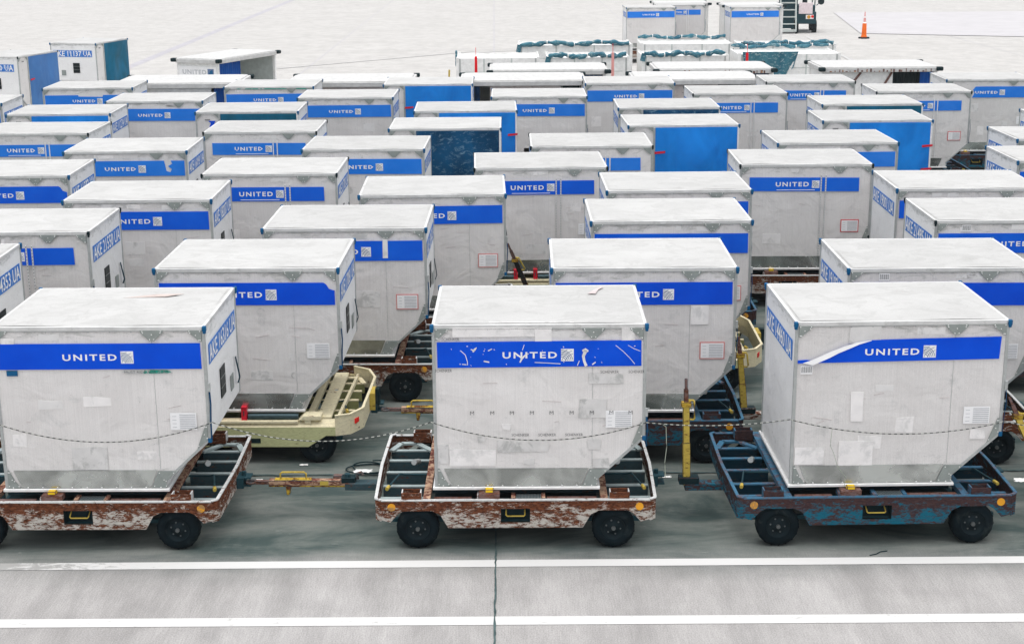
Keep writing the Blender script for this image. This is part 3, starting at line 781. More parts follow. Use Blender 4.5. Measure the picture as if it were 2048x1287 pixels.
def dolly(x, y, yaw, kind, label, bar=None, barmat='yellow_paint'):
    o = root('container_dolly', label, 'dolly', (x, y, 0), yaw, 'wheeled container dollies parked in rows')
    for nm, me in cm(('dolly', kind), lambda: dolly_parts(kind)): link(nm, me, o)
    for sx in (-1, 1):
        for sy in (-1, 1):
            w = link('wheel', cm('tyre', wheel_mesh), o); w.location = (sx*.94, sy*.845, .207); w.rotation_euler = (0, random.uniform(0, 6), 0 if sy < 0 else PI)
            link('rim', cm('rim', rim_mesh), w)
    if bar == 'down':
        def mk():
            b = MB(); b.beam((-1.35, -.10, .34), (-1.72, -.09, .34), .13, .07, 'paint_grey_in'); b.box(-1.76, -1.62, -.13, -.03, .37, .43, 'black_plastic')
            b.beam((-1.66, -.09, .37), (-2.50, -.07, .37), .075, .05, 'bar_pale_rust'); b.beam((-1.66, -.09, .335), (-2.50, -.07, .335), .06, .02, 'bar_yellow_rust')
            b.tube([(-1.60, -.08, .40), (-1.60, -.08, .46), (-1.56, -.08, .47), (-1.545, -.08, .44)], .018, 'stop_rust', 8)
            b.beam((-2.44, -.07, .398), (-2.06, -.075, .398), .085, .006, 'bar_yellow_rust'); b.box(-1.98, -1.80, -.122, -.112, .345, .395, 'yellow_paint'); b.cyl((-1.70, -.09, .40), (-1.70, -.09, .46), .03, 'dark_steel', 8); b.cbox((-1.80, -.03, .41), (.10, .05, .03), 'stop_rust')
            b.prism([(-2.33, .34), (-2.27, .34), (-2.29, .24), (-2.32, .24)], -.11, -.04, 'bar_yellow_rust')
            b.beam((-2.50, -.07, .365), (-2.64, -.066, .365), .05, .035, 'stop_rust')
            b.tube([(-2.68+.045*math.cos(a), -.065+.045*math.sin(a), .365) for a in [i*PI/6 for i in range(13)]], .014, 'stop_rust', 8)
            return b.mesh('drawbar', .003)
        d = link('drawbar', cm('bar_down', mk), o)
        def mh():
            b = MB(); b.tube([(-2.38, -.08, .395), (-2.38, -.08, .46), (-2.36, -.08, .475), (-2.14, -.08, .475), (-2.12, -.08, .46), (-2.12, -.08, .395)], .010, 'yellow_paint', 8); return b.mesh('handle')
        link('handle', cm('bar_handle', mh), d)
    elif bar:
        lean, hgt = bar[0], bar[1]; ly = bar[2] if len(bar) > 2 else 0
        b = MB(); b.beam((-1.35, -.10, .32), (-1.74, -.10, .32), .12, .07, DP[kind]['side'] if kind != 'cream' else 'paint_olive'); b.box(-1.80, -1.60, -.16, -.04, .35, .42, 'black_plastic')
        bx = -1.72; A = Vector((bx, -.10, .33)); T = Vector((bx+lean, -.10+ly, .33+hgt)); dd = T-A
        b.beam(A, A+dd*.40, .075, .05, 'yellow_paint', (0, 1, 0)); b.beam(A+dd*.40, A+dd*.78, .066, .046, barmat, (0, 1, 0)); b.beam(A+dd*.78, A+dd*.90, .045, .04, 'stop_rust', (0, 1, 0)); b.beam(A+dd*.90, T, .028, .028, 'stop_rust', (0, 1, 0))
        b.cbox(A+dd*.76, (.10, .07, .05), 'bar_yellow_rust')
        me = b.mesh('drawbar', .004); d = link('drawbar', me, o)
        b = MB(); q0 = A+dd*.62; q1 = A+dd*.80; e = Vector((.08, -.02, 0)); b.tube([q0, q0+e*.9, q0+e+Vector((0, 0, .02)), q1+e-Vector((0, 0, .02)), q1+e*.9, q1], .010, 'yellow_paint', 8); link('handle', b.mesh('handle'), d)
    return o

# ------------------------------------------------------------------ the parked containers and their dollies
# key: kind, x, y of the front top left corner, yaw (deg), dolly paint, options
ROWS = [
 ('first row', [
  ('F1', 'r', -4.88, 13.52, -.6, 'white', dict(num='AKE 16316 UA', strap=1.02), 'weathered container at left of front row with green tape under its blue banner'),
  ('F2', 'r', -.75, 13.49, -.4, 'white', dict(scratch=True, num='AKE 15024 UA', strap=.75), 'scuffed container in middle of front row with scratched banner and printed tape'),
  ('F3', 'r', 2.65, 13.49, .9, 'blue', dict(band='flap', barcode='flap', num='AKE 14460 UA'), 'container at right of front row with its blue banner peeling at the left')]),
 ('second row', [
  ('G0', 'r', -7.76, 15.70, .6, 'white', dict(num='AKE 14353 UA'), 'container cut off by the left edge just behind the front row'),
  ('G1', 'r', -3.89, 15.89, -.9, 'cream', dict(band='notch', num='AKE 17081 UA'), 'container with dark smudge rings on a cream dolly'),
  ('G2', 'r', .43, 15.77, -.5, 'blue', dict(placard='red', num='AKE 15220 UA'), 'container behind the scuffed front container, with a red edged placard'),
  ('G3', 'r', 3.61, 15.65, -.3, 'white', dict(barcode='top', num='AKE 19102 UA'), 'container cut by the right edge, barcode above its banner')]),
 ('third row', [
  ('H1', 'r', -7.15, 17.9, 0, 'white', dict(rails=True, num='AKE 21550 UA'), 'container numbered 21550 at the left edge, twin rails on its face'),
  ('H2', 'r', -3.05, 18.01, -.7, 'white', dict(placard='red', num='AKE 13347 UA'), 'container over the wheel of a rusty dolly, white tape across its banner'),
  ('H3', 'r', .99, 18.30, .2, 'cream', dict(placard='red', num='AKE 12270 UA'), 'container over the pale drawbar, cream dolly corner sticking out at its right'),
  ('H4', 'r', 5.24, 18.19, -.5, 'blue', dict(barcode='top', num='AKE 21495 UA', cap='black'), 'container at the right edge with small barcode and black corners')]),
 ('fourth row', [
  ('I1', 'r', -6.06, 19.99, .3, 'blue', dict(num='AKE 18207 UA'), 'container with a blue gusset at its upper left corner'),
  ('I2', 'r', -2.08, 20.22, 1.0, 'white', dict(num='AKE 14118 UA', placard='red'), 'container with torn lower banner edge and faint rectangular seams'),
  ('I3', 'r', 1.32, 20.42, .6, 'blue', dict(num='AKE 10976 UA'), 'container whose banner shows only as a blue corner at its right'),
  ('I4', 'r', 5.32, 20.42, -1.0, 'white', dict(num='AKE 19001 UA'), 'container with a faded violet number on its left end')]),
 ('fifth row', [
  ('I0', 'r', -8.56, 22.0, 1.0, 'blue', dict(num='AKE 11332 UA', band='notch'), 'container at the left edge with its banner chipped at lower right'),
  ('J2', 'r', -4.59, 22.06, -.4, 'white', dict(rails=True, num='AKE 21703 UA'), 'twin railed container with complete blue banner'),
  ('J4', 'r', -.55, 22.41, 1.4, 'cream', dict(rails=True, num='AKE 21881 UA'), 'twin railed container above the leaning drawbar'),
  ('J5', 'r', 3.48, 22.57, -.9, 'white', dict(rails=True, placard='red', num='AKE 21940 UA'), 'twin railed container with bright red edged placard over roller deck'),
  ('K7', 'r', 7.74, 22.72, .6, 'blue', dict(num='AKE 16144 UA'), 'container at the right edge, nearer of the two with large blue numbers')]),
 ('sixth row', [
  ('J1', 'r', -7.30, 24.35, .8, 'blue', dict(band='torn', num='AKE 16093 UA'), 'container with a ragged piece torn off its banner'),
  ('J3', 'r', -3.42, 24.42, -1.2, 'white', dict(num='AKE 13120 UA', scratch=True), 'container with white scratches beside the lettering, left of centre'),
  ('K3', 'r', .33, 24.56, .2, 'white', dict(rails=True, num='AKE 21318 UA'), 'twin railed container showing only the right end of its banner'),
  ('K5', 'r', 4.42, 24.71, 1.0, 'blue', dict(scratch=True, num='AKE 13555 UA'), 'container with flaking banner in front of a blue curtain door'),
  ('K6', 'r', 8.47, 24.98, .8, 'white', dict(num='AKE 15187 UA'), 'container at the right edge, farther of the two with large blue numbers')]),
 ('seventh row', [
  ('K0', 'r', -9.49, 26.54, -.5, 'white', dict(rails=True, num='AKE 21066 UA'), 'twin railed container at the left edge with a complete word on its banner'),
  ('K1', 'r', -5.45, 26.55, -.3, 'blue', dict(rails=True, num='AKE 21432 UA', scratch=True), 'twin railed container with white scratch left of its lettering'),
  ('K2', 'd', -2.18, 26.79, 0, 'white', dict(curtain='curtain_worn', num='AKE 12206 UA', straps=[]), 'container with a dark heavily scuffed curtain door'),
  ('K4', 'd', 2.12, 26.98, 1.4, 'blue', dict(curtain='curtain_blue', num='AKE 12991 UA', straps=[(1, 1.15), (-1, 1.13)]), 'container with bright creased curtain door and two red straps'),
  ('L12', 'd', 5.72, 27.45, -.3, 'white', dict(curtain='curtain_blue', num='AKE 12844 UA'), 'container with smooth bright blue door and red strap, right side'),
  ('N1', 'r', 9.81, 27.4, 0, 'blue', dict(num='AKE 14777 UA'), 'container of which only a sliver shows at the right edge')]),
 ('eighth row', [
  ('L3', 'd', -9.80, 29.2, 1.2, 'white', dict(curtain='curtain_blue', num='AKE 11274 UA', straps=[]), 'curtain door container at far left, strip of blue under its roof'),
  ('L5', 'd', -6.16, 29.36, .6, 'blue', dict(curtain='curtain_teal', num='AKE 11990 UA', straps=[]), 'curtain door container with a dark teal strip and curved blue mark'),
  ('L7', 'd', -1.88, 29.25, .8, 'white', dict(curtain='curtain_blue', num='AKE 12515 UA'), 'curtain door container with a red strap behind the scuffed dark door'),
  ('L9', 'd', 2.12, 29.54, -.1, 'white', dict(curtain='curtain_worn', num='AKE 12670 UA', straps=[]), 'curtain door container with a scuffed teal strip right of centre'),
  ('L11', 'd', 6.19, 29.85, .5, 'blue', dict(curtain='curtain_teal', num='AKE 12703 UA', straps=[]), 'curtain door container with a plain dark teal strip at right')]),
 ('ninth row', [
  ('L0', 'r', -12.5, 31.0, 1.5, 'white', dict(num='AKE 17419 UA'), 'container at the left edge with only its numbered end showing'),
  ('L4', 'r', -8.39, 31.21, .3, 'blue', dict(num='AKE 17550 UA'), 'container with a clean banner, left part'),
  ('L6', 'r', -4.47, 31.61, -.6, 'white', dict(num='AKE 17661 UA'), 'container with a clean banner and a small dark window on its end'),
  ('L8', 'r', -.40, 31.53, 0, 'blue', dict(num='AKE 17772 UA'), 'container with a clean banner, beside the red strap'),
  ('L10', 'r', 3.86, 31.84, .8, 'white', dict(rails=True, num='AKE 21209 UA'), 'twin railed container with pale blue banner'),
  ('M6', 'r', 7.77, 31.97, -1.0, 'blue', dict(rails=True, placard='red', num='AKE 21650 UA'), 'twin railed container with an orange edged placard above a teal dolly')]),
 ('tenth row', [
  ('M1', 'r', -10.47, 33.77, 1.0, 'white', dict(band='patched', num='AKE 18113 UA'), 'container with white tape across its banner in front of pale curtain'),
  ('M2', 'r', -6.41, 33.78, -.7, 'blue', dict(num='AKE 18224 UA', mould=True), 'container with green mould along its roof edge'),
  ('M3', 'd', -2.86, 34.04, .2, 'white', dict(curtain='curtain_blue', num='AKE 18335 UA', straps=[(-1, 1.1)]), 'curtain door container farthest back, bright blue'),
  ('M4', 'r', 1.69, 33.97, -.7, 'blue', dict(num='AKE 18446 UA', scratch=True), 'container with glossy crease across its banner'),
  ('M5', 'r', 5.77, 34.04, -.3, 'white', dict(rails=True, num='AKE 21777 UA', scratch=True), 'twin railed container with blotched lettering'),
  ('M7', 'r', 9.89, 34.22, -1.5, 'blue', dict(band='short', num='AKE 18557 UA'), 'container at the right with the left of its banner missing')]),
]
BARS = {'F2': 'down', 'F1': 'down', 'G1': 'down', 'G2': 'down', 'F3': (-.03, 1.12), 'G3': (-.09, .92, .02), 'H3': 'down', 'I3': (-.42, 1.1, -.5), 'H2': 'down', 'I2': 'down', 'J5': 'down', 'M5': (.1, .9), 'L10': 'down', 'M6': 'down'}
CN = {}
PAINT = {'white': 'rusty white', 'blue': 'worn blue', 'cream': 'cream coloured'}
ORD = ['first', 'second', 'third', 'fourth', 'fifth', 'sixth']
for rname, items in ROWS:
    for k, (key, kind, x, y, yaw, dk, opt, lab) in enumerate(items):
        sp = dict(kind=kind, x=x, y=y, yaw=R(yaw), label='white '+lab+', '+rname if rname not in lab and len(lab.split()) <= 13 else 'white '+lab, hi=y < 23); sp.update(opt)
        CN[key] = container(sp)
        o = CN[key]['o']
        dolly(o.location.x-.01*math.cos(R(yaw))+(.06 if key == 'F3' else -.06 if key == 'F1' else 0), o.location.y+.055, R(yaw), dk, '%s dolly under the %s container from the left in the %s' % (PAINT[dk], ORD[k], rname), BARS.get(key), 'black_rust' if key == 'I3' else 'yellow_paint')
# one more loaded dolly just past the right edge whose raised drawbar leans into view
lbl = 'white container just past the right end of the front row'
CN['F4'] = container(dict(kind='r', x=6.35, y=13.6, yaw=R(.4), label=lbl, hi=True, num='AKE 13908 UA'))
o = CN['F4']['o']; dolly(o.location.x, o.location.y+.055, R(.4), 'blue', 'dolly past the right edge whose yellow drawbar leans into view', (-.34, .78, .25))
DL = {'Q1': 'dolly under the sideways container with the faded blue door, far left', 'Q2': 'dolly under the sideways container with the dark teal door',
      'P1': 'dolly under the left container of the distant trio', 'P2': 'dolly under the middle container of the distant trio', 'P3': 'dolly under the right container of the distant trio'}
# two containers standing askew at the far left, three far behind
for key, kind, x, y, yaw, opt, lab in [
  ('Q1', 'd', -13.52, 41.67, 74.5, dict(curtain='curtain_pale', num='AKE 11670 UA', cap='black', straps=[(-1, .95)]), 'white container at far left turned sideways, faded blue curtain door and number ending 70 UA'),
  ('Q2', 'd', -12.52, 45.96, 76, dict(curtain='curtain_teal', num='AKE 11137 UA', straps=[]), 'white container turned sideways, number 11137 and dark teal pleated door'),
  ('P1', 'r', 4.72, 61.87, 1.0, dict(num='AKE 10101 UA'), 'small distant white container, left one of the trio at the top'),
  ('P2', 'r', 6.12, 63.5, 0, dict(rails=True, num='AKE 21001 UA'), 'small distant white container, middle one of the trio, partly hidden'),
  ('P3', 'r', 8.91, 61.68, 1.0, dict(scratch=True, num='AKE 10303 UA'), 'small distant white container, right one of the trio beside the tractor')]:
    sp = dict(kind=kind, x=x, y=y, yaw=R(yaw), label=lab, hi=False); sp.update(opt)
    CN[key] = container(sp); o = CN[key]['o']
    dolly(o.location.x, o.location.y, R(yaw), 'white', DL[key], None)

# ------------------------------------------------------------------ individual marks on the front containers
def mark(key, name, poly=None, mat='tape_patch', d=.003):
    b = MB(); b.prism(poly, Y0-d, Y0+.004, mat); return link(name, b.mesh(name), CN[key]['o'])
def rectp(x0, x1, z0, z1, j=.004):
    r = random.Random(int(x0*1000+z0*77)); q = lambda: r.uniform(-j, j)
    return [(x0+q(), z0+q()), (x1+q(), z0+q()), (x1+q(), z1+q()), (x0+q(), z1+q())]
def txt(key, s, x, z, w, h, mat='ink', d=.0055, bold=-.008):
    link('tape_print', placed(textmesh(s, w, h, mat, bold, 2), Matrix.Translation((x, Y0-d, z)), 'tape_print'), CN[key]['o'])
def fx2(px): return (px-863)/215.5-BX
def fz2(py): return H-.012-(py-652)/209
def fx1(px): return (px+20)/213.5-BX
for x0, x1, y0, y1 in [(905, 1070, 653, 672), (1070, 1105, 655, 682), (1245, 1272, 655, 682)]:
    mark('F2', 'tape_patch', rectp(fx2(x0), fx2(x1), fz2(y1), fz2(y0)), 'tape_patch', .0035)
for x0, x1, y0, y1 in [(1160, 1215, 800, 840), (1180, 1250, 748, 770), (1003, 1020, 851, 863), (992, 1098, 888, 910), (952, 968, 878, 890), (1178, 1204, 884, 905), (1048, 1068, 925, 938), (895, 990, 905, 940), (870, 892, 895, 935), (1190, 1222, 925, 945)]:
    mark('F2', 'tape_patch', rectp(fx2(x0), fx2(x1), fz2(y1), fz2(y0), .008), 'tape_patch' if x0 % 2 else 'tape_dull', .0015)
for s, px, py, w in [('SCHENKER', 868, 743, 34), ('SCHENKER', 1203, 747, 37), ('SCHENKER', 1260, 747, 32), ('SCHENKER', 1022, 877, 36), ('SCHENKER', 1077, 877, 36), ('SCHENKER', 1132, 877, 36), ('SCHENKER', 883, 679, 35)]:
    txt('F2', s, fx2(px), fz2(py), w/215.5, .027)
for px in (938, 979, 1019, 1060, 1100, 1141, 1182, 1222, 1261): txt('F2', 'M', fx2(px), fz2(832), .036, .036)
# flakes and long scratches torn out of the banner
b = MB()
def ribbon(pts, w, mat='tape_patch'):
    v = []
    for i, p in enumerate(pts):
        q0 = Vector(pts[max(0, i-1)]); q1 = Vector(pts[min(len(pts)-1, i+1)]); dd = (q1-q0).normalized(); ww = w[i] if isinstance(w, list) else w
        v += [(fx2(p[0]+dd.y*ww), Y0-.0075, fz2(p[1]-dd.x*ww)), (fx2(p[0]-dd.y*ww), Y0-.0075, fz2(p[1]+dd.x*ww))]
    b.add(v, [(2*i, 2*i+1, 2*i+3, 2*i+2) for i in range(len(pts)-1)], mat)
ribbon([(1166, 701), (1172, 699), (1178, 702)], [2, 3.5, 2]); ribbon([(1173, 700), (1168, 712), (1170, 722), (1174, 732)], [3.5, 3, 2.5, 3])
ribbon([(920, 699), (930, 708), (934, 722), (934, 729)], .7); ribbon([(1233, 690), (1248, 702), (1262, 716), (1272, 728)], .6)
ribbon([(1258, 690), (1270, 697), (1283, 702)], .5); ribbon([(945, 702), (949, 697), (953, 693)], [1.6, 2.2, .6]); ribbon([(941, 697), (949, 699)], 1)
ribbon([(1040, 724), (1044, 716), (1052, 708), (1058, 706)], [1.2, 2, 1.4, .6]); ribbon([(967, 721), (978, 723)], 1.3); ribbon([(1070, 724), (1090, 725), (1122, 727)], .7)
ribbon([(976, 700), (984, 696)], 1); ribbon([(1156, 731), (1160, 721)], .7); ribbon([(1186, 729), (1193, 724)], 1.2); ribbon([(1045, 699), (1049, 688)], .6); ribbon([(923, 727), (932, 728)], .8)
for i in range(22):
    x = random.uniform(885, 1275); y = random.uniform(690, 729); ribbon([(x, y), (x+random.uniform(-3, 3), y+random.uniform(-2, 3))], random.uniform(.3, .8))
link('banner_scuffs', b.mesh('banner_scuffs'), CN['F2']['o'])
def roofmark(key, poly, mat, d=.024):
    b = MB(); b.prism(poly, H+d-.002, H+d, mat, 'z'); link('roof_mark', b.mesh('roof_mark'), CN[key]['o'])
roofmark('F2', [(-.25, -.70), (.55, -.71), (.55, -.68), (-.25, -.67)], 'tape_dull', .012)
roofmark('F2', [(.72, .35), (.80, .34), (.84, .52), (.90, .62), (.86, .63), (.79, .50)], 'scratch')
roofmark('F1', [(.20, .28), (.62, .32), (.78, .44), (.50, .42)], 'rust_smear')
# F1: green tape remains, patch outline, grey streak
def fz1(py): return H-.012-(py-654)/209
mark('F1', 'green_tape', [(fx1(237), fz1(741)), (fx1(250), fz1(745)), (fx1(340), fz1(744)), (fx1(330), fz1(738)), (fx1(245), fz1(737))], 'green_tape', .003)
txt('F1', 'MUST RIDE ADR CUST', fx1(243), fz1(743.5), 88/213.5, .022, 'ink', .0045)
mark('F1', 'barcode_label', rectp(fx1(5), fx1(27), fz1(749), fz1(738), 0), 'cap_blue', .003)
mark('F1', 'tape_patch', rectp(fx1(122), fx1(195), fz1(945), fz1(898)), 'tape_dull', .0015)
mark('F1', 'tape_patch', rectp(fx1(0), fx1(26), fz1(684), fz1(672)), 'tape_patch', .003)
for x0, x1, y0, y1, m in [(1700, 1765, 656, 690, 'tape_dull'), (1690, 1760, 892, 945, 'tape_patch'), (1600, 1660, 905, 940, 'tape_patch'), (1958, 1990, 872, 890, 'tape_patch'), (1710, 1735, 790, 850, 'tape_patch')]:
    mark('F3', 'tape_patch', rectp((x0-1591.5)/215-BX, (x1-1591.5)/215-BX, H-(y1-648)/209, H-(y0-648)/209, .006), m, .0015)
# H2: white tape over the banner; G1: smudge rings
mark('H2', 'tape_patch', rectp(.69, .755, 1.26, 1.52), 'tape_patch', .007)
def ring(key, cx, cz, r, sq):
    b = MB(); n = 20; v = []
    rnd = random.Random(int(cx*100))
    for i in range(n):
        a = 2*PI*i/n; k = 1/max(abs(math.cos(a)), abs(math.sin(a)))*.85 if sq else 1
        for rr in (r*k, r*k-.012-rnd.uniform(0, .012)): v.append((cx+rr*math.cos(a), Y0+.0055, cz+rr*math.sin(a)))
    b.add(v, [(2*i, 2*i+1, (2*i+3) % (2*n), (2*i+2) % (2*n)) for i in range(n-3)], 'tape_dull'); link('adhesive_ring', b.mesh('adhesive_ring'), CN[key]['o'])
ring('G1', .80, .62, .06, False); ring('G1', 1.03, .60, .06, True); ring('G1', .36, 1.15, .045, False); ring('G1', .70, .42, .04, False)
mark('G2', 'tape_patch', rectp(.73, .93, 1.0, 1.22), 'tape_patch', .0015)
b = MB(); b.box(-.74, 1.18, Y0-.006, Y0+.002, H-.05, H-.028, 'green_tape'); link('mould_streak', b.mesh('mould_streak'), CN['M2']['o'])
mark('L5', 'blue_mark', [(-.98, 1.28), (-.88, 1.36), (-.84, 1.46), (-.98, 1.46), (-.93, 1.42)], 'band_blue', .002)

# ------------------------------------------------------------------ ground
b = MB(); b.add([(-260, -60, 0), (260, -60, 0), (260, 420, 0), (-260, 420, 0)], [(0, 1, 2, 3)], 'concrete')
structure('apron', b.mesh('apron'))
def strip(name, x0, y0, x1, y1, w, mat, z=.004, rag=0, step=.12):
    a = Vector((x0, y0)); q = Vector((x1, y1)); d = (q-a); L = d.length; d.normalize(); nn = Vector((-d.y, d.x)); n = max(1, int(L/step)) if rag else 1
    v = []
    for i in range(n+1):
        p = a+d*L*i/n; wa = w/2*(1+random.uniform(-rag, rag)); wb = w/2*(1+random.uniform(-rag, rag)); off = random.uniform(-rag, rag)*w*.3
        v += [(*(p+nn*(wa+off)), z), (*(p-nn*(wb-off)), z)]
    b = MB(); b.add(v, [(2*i, 2*i+1, 2*i+3, 2*i+2) for i in range(n)], mat); return structure(name, b.mesh(name))
strip('painted_line', -20, 13.06, 30, 13.02, .155, 'line_paint')
strip('painted_line', -20, 11.92, 30, 11.76, .16, 'line_paint')
strip('pavement_joint', -.155, 8, -.175, 13.9, .016, 'joint_tar', .008, .55, .06)
strip('pavement_joint', -.175, 13.9, -.42, 38, .02, 'joint_tar', .008, .3, .2)
strip('pavement_joint', -.42, 38, -1.6, 160, .06, 'joint_faint', .008)
strip('pavement_joint', -20, 15.42, 30, 15.30, .03, 'joint_tar', .012, .5, .08)
strip('pavement_joint', -15.3, 20, -15.9, 160, .42, 'joint_wide', .004)
strip('pavement_joint', -7.9, 20, -8.6, 160, .06, 'joint_faint', .004)
strip('pavement_joint', 6.6, 40, 6.0, 160, .05, 'joint_faint', .004)
strip('pavement_joint', 14.2, 20, 13.9, 160, .05, 'joint_faint', .004)
strip('pavement_joint', 21.6, 40, 21.0, 160, .05, 'joint_faint', .004)
for yy in (22.9, 30.5, 45.7, 53.3, 60.9, 68.5, 76.1, 83.7, 91.3, 106.5): strip('pavement_joint', -70, yy+.3, 70 if yy < 60 else 9, yy-.3, .035, 'joint_faint', .016)
strip('painted_line', -9.5, 60.2, -1.6, 67.5, .12, 'line_faint', .020)
strip('painted_line', -1.8, 66.6, 6.6, 72.0, .12, 'line_faint', .020)
strip('painted_line', 14.5, 74.5, 13.5, 52, .12, 'line_faint', .020)
b = MB(); b.add([(17.5, 76, .024), (44, 66, .024), (44, 92, .024), (19.5, 92, .024)], [(0, 1, 2, 3)], 'patch_grey'); structure('pavement_patch', b.mesh('pavement_patch'))

# ------------------------------------------------------------------ rope along the front row
b = MB(); pts = []
anch = [(-7.2, 13.46, 1.28), (-4.93, 13.46, 1.30), (-2.84, 13.45, 1.285), (-.775, 13.44, 1.275), (1.262, 13.44, 1.255), (2.62, 13.43, 1.278), (4.66, 13.45, 1.235), (6.4, 13.5, 1.27)]
sag = [.16, .20, .19, .18, .045, .135, .12]
for (A, Bq, sg) in zip(anch, anch[1:], sag):
    n = int((Bq[0]-A[0])/.028)
    for i in range(n):
        t = i/n; pts.append((A[0]+(Bq[0]-A[0])*t, A[1]+(Bq[1]-A[1])*t - .004, A[2]+(Bq[2]-A[2])*t - 4*sg*t*(1-t)))
b.tube(pts, .0048, 'rope_white', 6, ['rope_white', 'rope_black'])
tag(link('barrier_rope', b.mesh('barrier_rope')), 'black and white twisted rope hanging in swags along the front row', 'rope')
def string(pts, r, mat, lab, cat, nm):
    b = MB(); P = []
    for a, q in zip(pts, pts[1:]):
        for i in range(5): t = i/5; P.append(tuple(a[k]+(q[k]-a[k])*t for k in range(3)))
    P.append(pts[-1]); b.tube(P, r, mat, 5); tag(link(nm, b.mesh(nm)), lab, cat)
string([(3.02, 13.42, 1.185), (3.01, 13.42, 1.02), (3.05, 13.42, .93), (3.09, 13.42, .80), (3.17, 13.42, .70), (3.165, 13.42, .60)], .0025, 'twine', 'thin pale string dangling from the rope over the right front container', 'string', 'loose_string')
string([(1.42, 13.43, 1.235), (1.45, 13.44, 1.21), (1.46, 13.44, 1.0), (1.445, 13.44, .85), (1.455, 13.44, .70)], .0035, 'twine', 'frayed pale string dangling from the rope beside the yellow drawbar', 'string', 'loose_string')
string([(3.38, 13.16, .006), (3.45, 13.19, .006), (3.50, 13.24, .006), (3.57, 13.26, .006)], .005, 'cable', 'short dark wire lying on concrete below the right front dolly', 'wire', 'loose_wire')
# cable coil and litter
b = MB(); P = []
for i in range(70):
    a = i/70*2*PI*2.3; rr = .17+.02*math.sin(i*.5); P.append((-1.62+rr*1.25*math.cos(a)+i*.0012, 15.52+rr*1.0*math.sin(a), .012+.0006*i))
b.tube(P, .008, 'cable', 6); tag(link('cable_coil', b.mesh('cable_coil')), 'black cable coil lying on concrete left of the middle front dolly', 'cable')
def crumple(x, y, z, s, lab, seed):
    r = random.Random(seed); b = MB(); n = 7; v = []
    for j in range(n+1):
        for i in range(n+1):
            u = i/n-.5; w = j/n-.5; v.append((x+u*s*2*(1+r.uniform(-.25, .25)), y+w*s*(1+r.uniform(-.25, .25)), z+.008+s*.22*r.random()*(1-2*max(abs(u), abs(w)))))
    b.add(v, [(j*(n+1)+i, j*(n+1)+i+1, (j+1)*(n+1)+i+1, (j+1)*(n+1)+i) for j in range(n) for i in range(n)], 'litter')
    tag(link('paper_scrap', b.mesh('paper_scrap')), lab, 'litter', 'white paper scraps on the ground')
crumple(-2.33, 15.70, 0, .045, 'white paper scrap on concrete below the cream dolly', 1)
crumple(1.50, 15.45, 0, .035, 'tiny white scrap on concrete right of the middle front dolly', 2)
crumple(1.66, 15.25, 0, .05, 'white scrap on concrete by the upright yellow drawbar', 3)
crumple(-2.75, 15.25, 0, .035, 'tiny white scrap on concrete right of the left front dolly', 4)
crumple(-1.53, 14.36, .43, .085, 'crumpled white paper resting on the drawbar hinge', 5)
crumple(5.1, 14.05, .40, .10, 'white sheet on the drawbar hinge at the right edge', 6)

